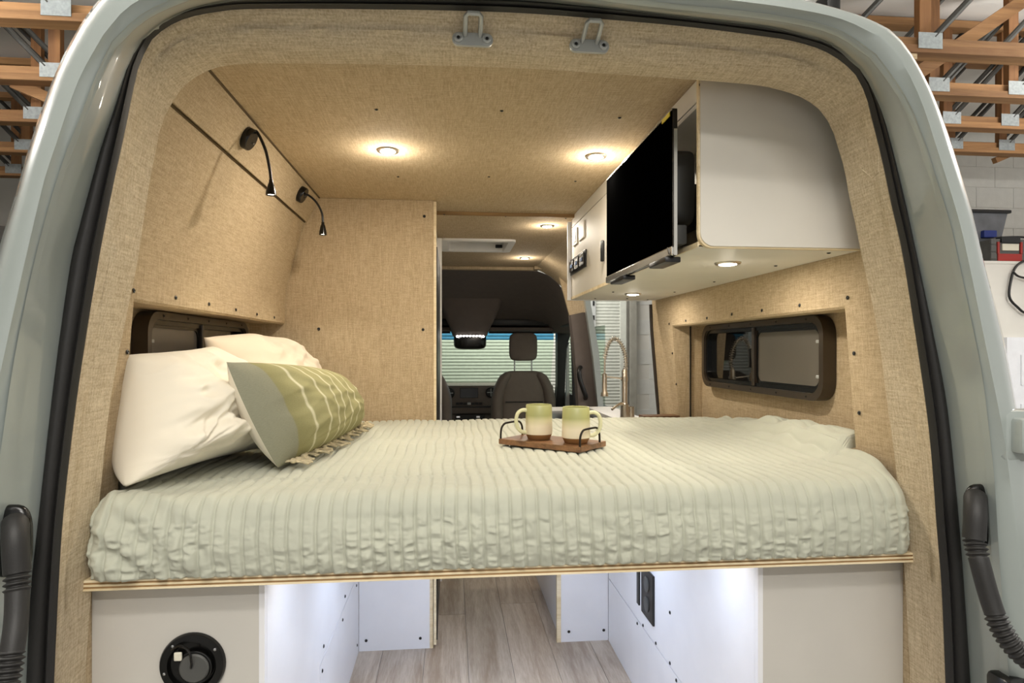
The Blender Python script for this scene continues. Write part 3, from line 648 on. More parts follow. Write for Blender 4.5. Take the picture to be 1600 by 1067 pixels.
for k_ in range(5):
    bm = B(); a = k_*2*PI/5; bx(bm, (.02, -.02, -.003), (.145, .03, .0)); bmesh.ops.transform(bm, matrix=Matrix.Translation((0, 2.42, 1.945)) @ Matrix.Rotation(a, 4, 'Z'), verts=bm.verts[:]); obj('fan_blade', bm, 'tv_back', vt)
p = at(779, 383, Y=2.56); bm = B(); bx(bm, (p.x-.02, 2.545, 1.902), (p.x+.022, 2.562, 1.922), .003); obj('switch', bm, 'black_plastic', vt)

# ================================================================== BED
bp_ = thing('bed_platform', (0, .7, .80), 'plywood bed platform carrying the quilted mattress', 'bed')
zp = .802; plies = 5; th = .0205
for i in range(plies):
    bm = B(); bx(bm, (-.878, -.0+(.001 if i % 2 else 0), zp+th*i/plies), (.878, 1.383, zp+th*(i+1)/plies)); obj('ply', bm, 'ply_light' if i % 2 == 0 else 'ply_dark', bp_)
ZM = .979
mt = thing('mattress', (0, .7, .823), 'thick mattress on the plywood platform, under the sage quilt', 'mattress')
bm = B(); bx(bm, (-.855, .02, .8235), (.855, 1.36, .955), .03); obj('core', bm, 'cotton', mt, smooth=True)

def vnoise(x, y, seed):
    xi = np.floor(x).astype(np.int64); yi = np.floor(y).astype(np.int64); xf = x-xi; yf = y-yi
    def h(a, b):
        v = np.sin(a*127.1+b*311.7+seed*74.7)*43758.5453; return v-np.floor(v)
    u = xf*xf*(3-2*xf); v = yf*yf*(3-2*yf)
    return (h(xi, yi)*(1-u)+h(xi+1, yi)*u)*(1-v)+(h(xi, yi+1)*(1-u)+h(xi+1, yi+1)*u)*v
def smooth01(t): t = np.clip(t, 0, 1); return t*t*(3-2*t)
def grid_mesh(name, Px, Py, Pz, uv=None):
    nr, nc = Px.shape; me = bpy.data.meshes.new(name); co_ = np.stack([Px, Py, Pz], -1).reshape(-1, 3)
    idx = np.arange(nr*nc).reshape(nr, nc); q = np.stack([idx[:-1, :-1], idx[:-1, 1:], idx[1:, 1:], idx[1:, :-1]], -1).reshape(-1, 4)
    me.vertices.add(len(co_)); me.vertices.foreach_set('co', co_.ravel()); me.loops.add(q.size); me.loops.foreach_set('vertex_index', q.ravel())
    me.polygons.add(len(q)); me.polygons.foreach_set('loop_start', np.arange(0, q.size, 4)); me.update(calc_edges=True)
    me.polygons.foreach_set('use_smooth', np.ones(len(q), bool))
    if uv is not None:
        ul = me.uv_layers.new(name='UVMap'); u_ = np.stack(uv, -1).reshape(-1, 2)[q.ravel()]; ul.data.foreach_set('uv', u_.ravel())
    return me
# quilt: channels stitched front to back, draped over the front edge
prof = []   # (Y, Z, ny, nz, arc)
for t in np.linspace(0, 1, 44): prof.append((-.006-.010*math.sin(PI*t)**.8, .824+t*(ZM-.045-.824), -1, 0))
for a in np.linspace(0, PI/2, 14)[1:]: prof.append((-.006+.045-.045*math.cos(a), ZM-.045+.045*math.sin(a), -math.cos(a), math.sin(a)))
for t in np.linspace(0, 1, 300)[1:]: prof.append((.039+t*(1.345-.039), ZM, 0, 1))
for a in np.linspace(0, PI/2, 8)[1:]: prof.append((1.345+.034*math.sin(a), ZM-.034+.034*math.cos(a), math.sin(a), math.cos(a)))
prof.append((1.379, .84, 1, 0)); prof = np.array(prof); NR = len(prof); NC = 860
Yp = prof[:, 0][:, None]; Zp = prof[:, 1][:, None]; ny = prof[:, 2][:, None]; nz_ = prof[:, 3][:, None]
arc = np.concatenate([[0], np.cumsum(np.hypot(np.diff(prof[:, 0]), np.diff(prof[:, 1])))])[:, None]
sx = np.linspace(0, 1, NC)[None, :]
wR = smooth01((Yp-.215)/.05); wL = smooth01((Yp-.15)/.05)
xr = .862+.085*wR; xl = -(.862+.085*wL)
Xg = xl+(xr-xl)*sx; Yg = Yp+0*Xg; ar = arc+0*Xg
CH = .0285; ph = (Xg+.006*np.sin(ar*4+Xg*3)+.003*np.sin(ar*17))/CH
ch = np.abs(np.sin(PI*ph))
dst = np.abs(ph-np.round(ph))*CH; h = .0025*ch**.5-.0050*np.exp(-(dst/.0026)**2)
front = 1-smooth01((arc-.14)/.10)+0*Xg
wr_ = 1-2*np.abs(vnoise(Xg/CH*.9+np.floor(ph)*1.3, ar*70+Xg*14*np.sin(np.floor(ph)*1.7), 3)-.5)*.7-.6*np.abs(vnoise(Xg*75+ar*20, ar*120, 5)-.5)
h += (wr_-.5)*(.0125*(1-smooth01((ar-.095)/.05))*(.35+.65*smooth01((vnoise(Xg*7, ar*9, 41)-.3)*2.5))+.0009)*ch**.5
h += (vnoise(Xg*26+ar*18, ar*34-Xg*10, 8)-.5)*(.0035*front+.0012)
h += (vnoise(Xg*6, ar*5, 11)-.5)*.010*(1-front)
eR = smooth01((Xg-.70)/.20); eL = smooth01((-Xg-.72)/.14)
h += eR*(1-front)*(.026*vnoise(ar*14+Xg*9, Xg*24, 21)+.014)*smooth01((1.5-ar)/.3) + eL*.010*vnoise(ar*16, Xg*14, 22)
lw = smooth01((-Xg-.55)/.25)*front; h += lw*(np.sin((Xg*.75+ar*.9)*95+4*vnoise(Xg*9, ar*9, 31))*.0045)
rise = .045*smooth01((Xg-.80)/.07)*smooth01((Yg-.02)/.15)*(1-smooth01((Yg-.55)/.5))
endr = np.minimum(sx, 1-sx)*(xr-xl); edge = 1-np.sqrt(np.clip(endr/.03, 0, 1))
Zg = Zp+nz_*h+rise*(nz_ > .5)-edge*.03*np.clip(nz_, 0, 1); Yg = Yg+ny*h+edge*.03*(ny < 0)*(-ny)
Yg += np.where(ny < -.5, .0, 0)
q_me = grid_mesh('quilt', Xg, Yg, Zg); q_me.materials.append(MATS['quilt_cloth'])
qo = bpy.data.objects.new('quilt', q_me); COL.objects.link(qo); WLOC['quilt'] = Vector((0, 0, 0))
tag(qo, 'pale sage channel-stitched quilt covering the mattress', 'quilt')

# pillows
def pillow_mesh(name, c00, c10, c11, c01, T, nu=110, nv=90, seed=1, wr=.012, pin=.05, p=2.6, q=.55, front_bias=.5, sag=0.0, lowbulge=0.0, split=False):
    """closed cushion between four corner points; u along c00->c10, v along c00->c01"""
    c00, c10, c11, c01 = [np.array(c, float) for c in (c00, c10, c11, c01)]
    u = np.linspace(0, 1, nu)[None, :, None]; v = np.linspace(0, 1, nv)[:, None, None]
    nrm = np.cross(c10-c00, c01-c00); nrm /= np.linalg.norm(nrm)
    uu = u-pin*np.sin(2*PI*(u-.5))*0; cu = 4*u*(1-u); cv = 4*v*(1-v)
    ue = .5+(u-.5)*(1-pin*cv); ve = .5+(v-.5)*(1-pin*cu)
    base = (c00*(1-ue)+c10*ue)*(1-ve)+(c01*(1-ue)+c11*ue)*ve
    prof_ = ((1-np.abs(2*u-1)**p)*(1-np.abs(2*v-1)**p)); prof_ = np.clip(prof_, 0, 1)**q
    prof_ = prof_*(1+lowbulge*(.5-v))
    U = u[..., 0]+0*v[..., 0]; V = v[..., 0]+0*u[..., 0]
    ang = np.arctan2(V-.1, U-.08); rad = np.hypot(V, U)
    rg = lambda a, b, sd: .5-np.abs(vnoise(a, b, sd)-.5)*2
    w = rg(U*3.2+V*2.2, V*4.5-U*2.6, seed+5)*1.1+rg(U*7+V*5, V*6-U*6, seed+6)*.5+(vnoise(U*5+V*3, V*7-U*2, seed)-.5)*1.0+(vnoise(U*12+V*9, V*13-U*6, seed+1)-.5)*.55+(vnoise(ang*9, rad*2.0, seed+2)-.5)*.8*np.clip(1.1-rad, 0, 1)
    w = w[..., None]*wr*np.clip(prof_, 0, 1)**1.6*1.25
    top = base+nrm*(T*front_bias*prof_+w); bot = base-nrm*(T*(1-front_bias)*prof_)
    if sag:
        top[..., 2] -= sag*cu[..., 0]*V; bot[..., 2] -= sag*cu[..., 0]*V
    me1 = grid_mesh(name, top[..., 0], top[..., 1], top[..., 2], (U, V)); me2 = grid_mesh(name, bot[:, ::-1, 0], bot[:, ::-1, 1], bot[:, ::-1, 2], (U[:, ::-1], V))
    if split:
        a_, b_ = B(), B(); a_.from_mesh(me1); b_.from_mesh(me2); return a_, b_
    bm = B(); bm.from_mesh(me1); bm.from_mesh(me2); bmesh.ops.remove_doubles(bm, verts=bm.verts[:], dist=2e-4); return bm
ZQ = ZM+.004
p1 = pillow_mesh('pillow', (-.815, .045, ZQ+.012), (-.70, .55, ZQ+.01), (-.865, .64, 1.285), (-.872, .135, 1.262), .25, seed=4, wr=.029, front_bias=.60, p=3.2, q=.5, lowbulge=.5)
o = obj('pillow', p1, 'cotton', None, smooth='raw', label='plump white pillow against the left wall, nearest the doorway', cat='pillow', group='bed pillows')
p2 = pillow_mesh('pillow', (-.70, .60, ZQ+.012), (-.66, 1.26, ZQ+.01), (-.85, 1.22, 1.27), (-.87, .60, 1.31), .24, seed=9, wr=.02, front_bias=.6, p=2.6, q=.55, sag=-.02)
o = obj('pillow', p2, 'cotton_tan', None, smooth='raw', label='off-white pillow farther back, behind the striped cushion', cat='pillow', group='bed pillows')
cu_ = thing('cushion', (-.55, .65, ZQ), 'green striped lumbar cushion with tassels leaning on the white pillows', 'cushion')
p3 = pillow_mesh('cover', (-.572, .262, ZQ+.006), (-.50, 1.085, ZQ+.006), (-.60, 1.02, 1.185), (-.665, .185, 1.246), .20, seed=14, wr=.008, front_bias=.58, p=2.8, q=.6, pin=-.04, split=True)
obj('cover', p3[0], 'cushion_stripe', cu_, smooth='raw'); obj('back_cover', p3[1], 'cotton', cu_, smooth='raw')
a0 = Vector((-.560, .29, ZQ+.010)); a1 = Vector((-.49, 1.09, ZQ+.010)); yarn = []
for i in range(6):
    bm = B(); rr = random.Random(i); L = .034+.022*rr.random(); dx = Vector((L, -.02+.05*rr.random(), 0))
    for k_ in range(3):
        e = Vector((0, (k_-1)*.0055, 0)); tube(bm, cr([Vector((-.012, 0, .004))+e*.3, Vector((.012, 0, .008))+e*.6, dx*.6+e+Vector((0, .005*rr.random(), .004)), dx+e*1.6+Vector((0, 0, -.001))], 4), [.0032]*4+[.0028]*9, 6)
    superell(bm, (.018, 0, .008), (.008, .008, .007), 1, 1, 6, 8)
    me = bpy.data.meshes.new('tassel'); bm.to_mesh(me); bm.free(); me.materials.append(MATS['tassel_yarn']); me.polygons.foreach_set('use_smooth', [True]*len(me.polygons)); yarn.append(me)
for i in range(34):
    t = i/33; p = a0.lerp(a1, t)+Vector((.012*math.sin(i*2.3), 0, 0)); o = bpy.data.objects.new('tassel', yarn[i % 6]); link(o, cu_)
    o.matrix_basis = Matrix.Translation(p) @ Matrix.Rotation(random.uniform(-.7, .4), 4, 'Z') @ Matrix.Diagonal((1, 1, 1, 1))

# tray and mugs
c0 = at(779, 691, Z=.990); c1 = at(906, 705, Z=.990); c2 = at(950, 694, Z=.990)
ux = (c1-c0); TL = ux.length; ux.normalize(); uy = (c2-c1); TWd = uy.length; uy = Vector((-ux.y, ux.x, 0))*(1 if Vector((-ux.y, ux.x, 0)).dot(uy) > 0 else -1); TWd = .155
zt0 = ZM+.006
TM = Matrix((ux, uy, Vector((0, 0, 1)))).transposed().to_4x4(); TM.translation = Vector((c0.x, c0.y, zt0))
ty = thing('serving_tray', TM @ Vector((TL/2, TWd/2, 0)), 'walnut serving board with iron handles on the quilt', 'tray')
def tl(bm): bmesh.ops.transform(bm, matrix=TM, verts=bm.verts[:]); return bm
bm = B(); bx(bm, (0, 0, 0), (TL, TWd, .016), .0015); obj('board', tl(bm), 'walnut', ty)
for x in (.004, TL-.003):
    bm = B(); y0, y1 = .006, TWd-.035; zt = .060
    tube(bm, cr([(x, y0, .003), (x, y0, .030), (x, y0+.004, .048), (x, y0+.018, zt), (x, y0+.04, zt+.002), (x, y1-.04, zt+.002), (x, y1-.018, zt), (x, y1-.004, .048), (x, y1, .030), (x, y1, .003)], 5), .0032, 10); obj('handle', tl(bm), 'iron', ty, smooth=True)
def mug(px, py, ang, label):
    c = at(px, py, Z=zt0+.0165); t = thing('mug', c, label, 'mug', 'glazed mugs on the tray'); R = .0405; H = .105
    body = [(R*.80, 0), (R*.84, .001), (R, .016)]
    bm = B(); lathe(bm, [(0, 0), (R*.78, 0), (R*.82, .0008), (R, .0165)], c, (0, 0, 1), 44, cap1=False); obj('clay_foot', bm, 'mug_clay', t, smooth=50)
    bm = B(); pr = [(R+.0002, .0162), (R+.0010, .02), (R+.0002, .06), (R-.0008, H-.002), (R-.002, H), (R-.004, H-.001), (R-.005, .06), (R-.005, .012), (0, .010)]
    lathe(bm, pr, c, (0, 0, 1), 44, cap0=False); ul = bm.loops.layers.uv.new('UVMap')
    for f in bm.faces:
        for lp in f.loops: lp[ul].uv = (.5, (lp.vert.co.z-c.z)/H)
    obj('body', bm, 'mug_glaze', t, smooth=50)
    d = Vector((math.cos(ang), math.sin(ang), 0)); P = [(R-.003, .088), (R+.012, .089), (R+.026, .080), (R+.0315, .058), (R+.026, .036), (R+.014, .024), (R-.003, .020)]
    bm = B(); tube(bm, cr([c+d*r_+Vector((0, 0, z)) for r_, z in P], 8), .0058, 12); obj('handle', bm, 'mug_handle_glaze', t, smooth=True)
mug(842, 685.5, PI+.15, 'sage and cream mug on the tray, left one with its handle to the left')
mug(900, 691.5, -.1, 'sage and cream mug on the tray, right one with its handle to the right')

# ================================================================== UNDER THE BED
def base_unit(s, label):
    t = thing('under_bed_cabinet', (s*.7, .7, 0), label, 'cabinet'); X = .543 if s < 0 else .533
    bm = B(); bx(bm, (s*(X+.012), .055, 0), (s*.884, .067, .80)); obj('rear_panel', bm, 'laminate_shaded', t)
    bm = B(); bx(bm, (s*X, .053, 0), (s*(X+.0115), .069, .80)); obj('edge_strip', bm, 'white_laminate', t)
    zs = .335 if s < 0 else .274; yb = .61 if s < 0 else .10
    bm = B(); bx(bm, (s*X, .070, zs+.002), (s*(X+.012), 1.398, .80)); obj('upper_side_panel', bm, 'white_laminate', t)
    bm = B(); bx(bm, (s*X, yb+.002, 0), (s*(X+.012), 1.398, zs-.002)); obj('lower_side_panel', bm, 'white_laminate', t)
    if yb > .03: bm = B(); bx(bm, (s*X, .070, 0), (s*(X+.012), yb-.002, zs+.002)); obj('lower_near_panel', bm, 'white_laminate', t)
    bm = B(); bx(bm, (s*(X+.004), .072, 0), (s*(X+.011), 1.39, .79)); obj('carcass', bm, 'seam_dark', t); return t
bl = base_unit(-1, 'white under-bed cabinet on the left with a rear panel toned down for shade and black inlet'); br = base_unit(1, 'white under-bed cabinet on the right with a black outlet')
for y, z in ((.64, .305), (.66, .37), (1.0, .305), (1.33, .305), (1.35, .05), (1.05, .37), (1.33, .36)): screw(bl, (-.5425, y, z), (1, 0, 0), 1.2)
for px, py in ((949, 905), (949, 1000), (996, 974), (1005, 977), (1025, 1005), (1047, 957), (1047, 1036), (1057, 1063)): screw(br, at(px, py, X=.5325), (-1, 0, 0), 1.2)
for s, t, y in ((-1, bl, 1.0), (1, br, .36), (1, br, .86)):
    bm = B(); lathe(bm, [(.0, 0), (.018, 0), (.018, .006), (.012, .009), (0, .009)], (s*(.543 if s < 0 else .533), y, .785), (-s, 0, 0), 20); obj('cable_grommet', bm, 'black_plastic', t, smooth=True)
# outlet and cable slot
p0 = at(1006, 906, X=.533); p1_ = at(1022, 979, X=.533)
ot = thing('power_outlet', (.53, .83, .40), 'black double power outlet on the right under-bed cabinet', 'outlet')
yc = (p0.y+p1_.y)/2
bm = B(); bx(bm, (.525, yc-.065, .335), (.5328, yc+.065, .505), .002); f_ = obj('cover_plate', bm, 'black_plastic', ot)
for z in (.385, .455):
    bm = B(); lathe(bm, [(.026, 0), (.026, .003), (.022, .004), (0, .004)], (.525, yc, z), (-1, 0, 0), 20); g_ = obj('socket', bm, 'tv_back', f_, smooth=True)
bm = B(); bx(bm, (.527, .935, .34), (.5328, .962, .80), .001); obj('cable_channel', bm, 'black_plastic', br)
# far end panels
def end_panel(x0, x1, ex, label):
    t = thing('end_panel', ((x0+x1)/2, 1.41, 0), label, 'panel')
    bm = B(); bx(bm, (x0, 1.40, 0), (x1, 1.403, .80)); obj('face', bm, 'white_laminate', t)
    bm = B(); bx(bm, (x0, 1.403, 0), (x1, 1.416, .80)); obj('core', bm, 'ply_light', t)
    e = (x1, x1+.014) if ex > 0 else (x0-.018, x0)
    bm = B(); bx(bm, (e[0], 1.398, 0), (e[1], 1.418, .80)); obj('plywood_edge', bm, 'ply_light', t)
    for px in ((x0+.03, x1-.04) if ex > 0 else (x0+.035, x1-.02)): screw(t, (px, 1.3995, .045), (0, -1, 0), 1.3)
end_panel(-.542, -.245, 1, 'white panel at the far end under the bed, left of the aisle'); end_panel(.322, .532, -1, 'white panel at the far end under the bed, right of the aisle')
# shore-power inlet
c = at(302, 1037, Y=.054); si = thing('power_inlet', (c.x, .054, c.z), 'round black power inlet with a cable on the left rear panel', 'inlet'); R = .0655
bm = B(); lathe(bm, [(R, 0), (R, .004), (R*.96, .008), (R*.74, .009), (R*.70, .002), (R*.62, -.006), (0, -.006)], (c.x, .054, c.z), (0, -1, 0), 48); obj('flange', bm, 'black_satin', si, smooth=True)
bm = B(); lathe(bm, [(R*.45, -.004), (R*.45, .012), (R*.41, .015), (0, .0145)], (c.x+.006, .054, c.z-.004), (0, -1, 0), 36); obj('plug_face', bm, 'tv_back', si, smooth=True)
bm = B(); tube(bm, cr([(c.x+.006+R*.5*math.cos(a), .045, c.z-.004+R*.5*math.sin(a)) for a in np.linspace(-1.3, 2.2, 12)], 4), .003, 8); obj('cap_ring', bm, 'black_satin', si, smooth=True)
bm = B(); tube(bm, cr([(c.x-.040, .047, c.z+.034), (c.x-.02, .037, c.z+.046), (c.x, .031, c.z+.038), (c.x+.005, .031, c.z+.015), (c.x+.002, .037, c.z+.0)], 6), .0024, 8); obj('tether', bm, 'black_satin', si, smooth=True)
bm = B(); bx(bm, (c.x-.034, .041, c.z+.012), (c.x-.018, .047, c.z+.030), .003); obj('paper_tag', bm, 'paper', si)
for a in (.6, 2.3, 3.4, 5.3):
    bm = B(); lathe(bm, [(.003, 0), (.003, .0015), (0, .002)], (c.x+R*.85*math.cos(a), .046, c.z+R*.85*math.sin(a)), (0, -1, 0), 8); obj('screw_head', bm, 'chrome', si)
# cool LED strip under the platform
ls = thing('led_strip', (0, .12, .80), 'cool white light strip under the front of the bed platform', 'light')
bm = B(); bx(bm, (-.50, .12, .7985), (.50, .132, .8018)); obj('strip', bm, 'led_white', ls)
COOL = (.64, .76, 1)
for x in (-.36, .36):
    a = area('lamp', (x, .20, .795), .10, .6, COOL, sy=.02); a.parent = ls; a.matrix_parent_inverse = Matrix.Translation(-ls.location)
a = area('lamp', (0, .75, .795), .8, 4.6, COOL, sy=.06); a.parent = ls; a.matrix_parent_inverse = Matrix.Translation(-ls.location)

# ================================================================== GALLEY AND SLIDING-DOOR OPENING
gc = thing('galley_cabinet', (.57, 2.0, 0), 'white galley cabinet with a sink behind the bed, by the side door opening', 'cabinet')
bm = B(); bx(bm, (.322, 1.42, 0), (.80, 2.42, .905)); obj('carcass', bm, 'white_laminate', gc)
bm = B(); a = [(x, y, .906) for x, y in rrect(.305, .815, 1.42, 2.44, .01, 3)]; b_ = [(x, y, .906) for x, y in rrect(.335, .662, 1.46, 2.405, .03, 3)]
ringplate(bm, a, b_, (0, 0, .024)); obj('worktop', bm, 'white_plastic', gc)
bm = B(); bx(bm, (.336, 1.461, .9055), (.661, 2.404, .910)); obj('sink_basin', bm, 'black_satin', gc)
ws_ = B(); bx(ws_, (.70, 1.425, .955), (.868, 1.50, .979), .002); tag(obj('wooden_sill', ws_, 'walnut'), 'short wooden sill board behind the far right corner of the bed', 'board')
FY = 1.72; fc = thing('faucet', (.70, FY, .93), 'brushed nickel spring-neck kitchen faucet beyond the bed', 'faucet')
bq = at(976, 650, Y=FY); bx0 = bq.x
bm = B(); lathe(bm, [(.026, .93-.93), (.026, .004), (.021, .008), (.021, .075), (.016, .08), (.014, .09), (.014, .24), (.011, .245), (.011, .25)], (bx0, FY, .9305), (0, 0, 1), 24); obj('post', bm, 'brushed_nickel', fc, smooth=True)
arch = [at(x, y, Y=FY) for x, y in ((978, 572), (977, 556), (972, 540), (963, 529), (955, 531), (949, 541), (946, 553), (945, 562), (944.5, 584))]; arch = [Vector((bx0, FY, .9305+.24))]+arch
AC = cr(arch, 10); bm = B(); tube(bm, AC, .0045, 8); obj('hose', bm, 'brushed_nickel', fc, smooth=True)
L = [0]
for a, b_ in zip(AC, AC[1:]): L.append(L[-1]+(b_-a).length)
hel = []; j = 0; Lt = L[-1]*.80; turns = 26; prev = Vector((0, 1, 0))
for i in range(turns*8):
    s = Lt*i/(turns*8-1)
    while j < len(L)-2 and L[j+1] < s: j += 1
    c = AC[j].lerp(AC[j+1], (s-L[j])/(L[j+1]-L[j])); tg = (AC[j+1]-AC[j]).normalized(); n1 = tg.cross(Vector((0, 1, 0))).normalized(); n2 = Vector((0, 1, 0)); th_ = 2*PI*i/8
    hel.append(c+(n1*math.cos(th_)+n2*math.sin(th_))*.0105)
bm = B(); tube(bm, hel, .0022, 6); obj('spring', bm, 'brushed_nickel', fc, smooth='raw')
hd = at(944.5, 583, Y=FY); hb_ = at(944.5, 619, Y=FY); Lh = hd.z-hb_.z
bm = B(); lathe(bm, [(.006, 0), (.012, -.004), (.0125, -Lh*.8), (.018, -Lh*.86), (.019, -Lh), (.0, -Lh)], hd, (0, 0, 1), 20); obj('spray_head', bm, 'brushed_nickel', fc, smooth=True)
pa = at(972, 591, Y=FY); bm = B(); tube(bm, [(bx0, FY, pa.z-.003), (hd.x, FY, at(945, 588, Y=FY).z)], .004, 8); lathe(bm, [(.018, -.01), (.018, .01)], (bx0, FY, pa.z-.003), (0, 0, 1), 18); obj('support_arm', bm, 'brushed_nickel', fc, smooth=True)
bm = B(); tube(bm, cr([(bx0, FY, 1.0), (bx0-.03, FY-.02, 1.01), (bx0-.075, FY-.04, .985)], 6), [.009]*6+[.006]*7, 10); obj('lever', bm, 'brushed_nickel', fc, smooth=True)
bm = B(); lathe(bm, [(.017, 0), (.017, .062), (.012, .066), (0, .066)], (bx0+.035, FY+.01, .9305), (0, 0, 1), 18); obj('soap_pump', bm, 'brushed_nickel', fc, smooth=True)
bm = B(); tube(bm, cr([at(880, 638, Y=2.38), at(935, 640, Y=2.38), at(962, 644, Y=2.2), at(972, 652, Y=1.9)], 6), .006, 8); tag(obj('hose_line', bm, 'white_plastic'), 'thin white hose lying along the galley worktop edge', 'hose')
# gasket at the end of the right wall, linen header above the opening
gk = B(); zz = np.linspace(.0, 1.50, 24); tube(gk, [(wx(float(z))-.004+(.03*max(0, z-1.2)**1 if False else 0), 1.737, float(z)) for z in zz], .009, 10); obj('door_gasket', gk, 'gasket', wr, smooth=True)
hd_ = thing('trim_3', (.7, 2.5, 1.6), 'beige linen header over the side door opening', 'trim', kind='structure')
bm = B(); pr = [(.48, 1.893), (.60, 1.83), (.69, 1.75), (.735, 1.67), (.83, 1.67), (.83, 1.92), (.48, 1.92)]
prism(bm, [(x, 1.69, z) for x, z in pr], (0, 1.72, 0)); obj('panel', bm, 'linen', hd_, smooth=True)

# ================================================================== CAB
hl = thing('headliner', (0, 4.0, 1.5), 'dark grey headliner over the cab with sun visors', 'headliner')
up = [(-.85, 1.875), (-.3, 1.875), (.1, 1.875), (.50, 1.872), (.58, 1.845), (.66, 1.78), (.72, 1.70), (.77, 1.60), (.80, 1.50), (.81, 1.44), (.95, 1.43)]
loops = []
for Y, k_ in ((3.42, 0), (3.50, .02), (3.9, .22), (4.3, .55), (4.6, .86), (4.78, 1.0)):
    loops.append([(x, Y, z+(1.452-z)*k_ if z > 1.452 else z) for x, z in up])
bm = B(); loft(bm, loops); obj('roof_lining', bm, 'cab_dark', hl, smooth=80)
bm = B(); bx(bm, (-.88, 4.2, 1.86), (.88, 4.9, 1.9)); bx(bm, (-.88, 3.4, 1.9), (.88, 4.3, 1.92)); obj('roof_skin', bm, 'paint', hl)
for x0, x1 in ((.20, .80), (-.75, -.16)):
    bm = B(); bx(bm, (x0, 4.50, 1.455), (x1, 4.72, 1.485), .01); obj('sun_visor', bm, 'cab_dark', hl, smooth=True)
    bm = B(); bx(bm, (x0-.02, 4.48, 1.50), (x1+.04, 4.70, 1.56), .01); obj('storage_slot', bm, 'cab_black', hl, smooth=True)
    bm = B(); tube(bm, [(x0, 4.55, 1.437), (x1, 4.55, 1.437)], .009, 8); obj('visor_rod', bm, 'cab_black', hl, smooth=True)
oh = thing('overhead_console', (.0, 4.3, 1.4), 'tapered grey overhead console with lit reading lights and black sensor pod', 'console')
cx_ = at(735, 500, Y=4.3).x
def con(hw, Y, z, d=.5): return [(cx_-hw, Y+d, z), (cx_-hw*.97, Y+.03, z), (cx_-hw*.85, Y, z), (cx_+hw*.85, Y, z), (cx_+hw*.97, Y+.03, z), (cx_+hw, Y+d, z)]
bm = B(); loft(bm, [con(.30, 4.05, 1.78), con(.26, 4.12, 1.65), con(.21, 4.2, 1.53), con(.165, 4.27, 1.44), con(.155, 4.285, 1.405), con(.14, 4.30, 1.398)]); bmesh.ops.holes_fill(bm, edges=bm.edges[:]); obj('housing', bm, 'cab_dark', oh, smooth=60)
bm = B(); superell(bm, (cx_, 4.42, 1.355), (.148, .12, .075), .45, .5, 14, 24); obj('sensor_pod', bm, 'black_satin', oh, smooth='raw')
for i in range(9):
    x = cx_-.115+.0285*i; z = 1.402+(.0 if 0 < i < 8 else -.008)
    bm = B(); superell(bm, (x, 4.292, z), (.012, .005, .010), 1, 1, 6, 10); obj('light_diode', bm, 'led_white', oh, smooth='raw')
# windscreen
wd = thing('window_3', (0, 5.2, 1.2), 'windscreen with a blue tinted upper band', 'window', kind='structure')
pt = lambda x, k_: (x, 4.84+.75*k_, 1.47-.56*k_)
bm = B(); loft(bm, [[pt(-.9, .17), pt(.88, .17)], [pt(-.9, 1), pt(.95, 1)]]); obj('glass', bm, 'windshield_glass', wd)
bm = B(); loft(bm, [[pt(-.9, 0), pt(.86, 0)], [pt(-.9, .17), pt(.88, .17)]]); obj('tint_band', bm, 'windshield_band', wd)
# dashboard
db = thing('dashboard', (0, 5.2, .4), 'dark grey dashboard with central screen and round vents', 'dashboard'); YD = 5.1
bm = B(); bx(bm, (-.9, YD, .62), (.9, 5.62, .916), .02); obj('upper_body', bm, 'cab_dark', db, smooth=True)
bm = B(); bx(bm, (-.9, YD+.05, -.02), (.9, 5.6, .63), .02); obj('lower_body', bm, 'cab_dark', db, smooth=True)
a = at(719, 606, Y=YD); b_ = at(747, 621.5, Y=YD); bm = B(); bx(bm, (a.x, YD-.006, b_.z), (b_.x, YD, a.z), .003); obj('display', bm, 'display', db)
for px, py in ((702, 614), (767, 613)):
    p = at(px, py, Y=YD); bm = B(); lathe(bm, [(.055, 0), (.055, .018), (.045, .022), (.040, .006), (.012, .008), (.010, .014), (0, .014)], (p.x, YD, p.z), (0, -1, 0), 24); v_ = obj('air_vent', bm, 'cab_black', db, smooth=True)
    bm = B(); bx(bm, (p.x-.04, YD-.016, p.z-.003), (p.x+.04, YD-.010, p.z+.003)); bx(bm, (p.x-.003, YD-.016, p.z-.04), (p.x+.003, YD-.010, p.z+.04)); obj('vent_spoke', bm, 'bracket_grey', v_)
for i in range(7):
    p = at(715+i*6, 630.5, Y=YD); bm = B(); bx(bm, (p.x-.017, YD-.010, p.z-.012), (p.x+.017, YD, p.z+.012), .002); obj('button', bm, 'bracket_grey' if i == 3 else 'cab_black', db)
a = at(706, 637, Y=YD); b_ = at(768, 634, Y=YD); bm = B(); bx(bm, (a.x, YD-.008, a.z), (b_.x, YD, b_.z)); obj('trim_line', bm, 'cab_black', db)
for px in (716, 747):
    p = at(px, 651, Y=YD-.04); bm = B(); bx(bm, (p.x-.02, YD-.05, p.z-.012), (p.x+.02, YD-.03, p.z+.01), .003); obj('knob', bm, 'chrome', db)
a = at(712, 648, Y=YD-.03); b_ = at(757, 658, Y=YD-.03); bm = B(); bx(bm, (a.x, YD-.03, b_.z), (b_.x, YD, a.z), .004); obj('switch_bank', bm, 'cab_black', db)
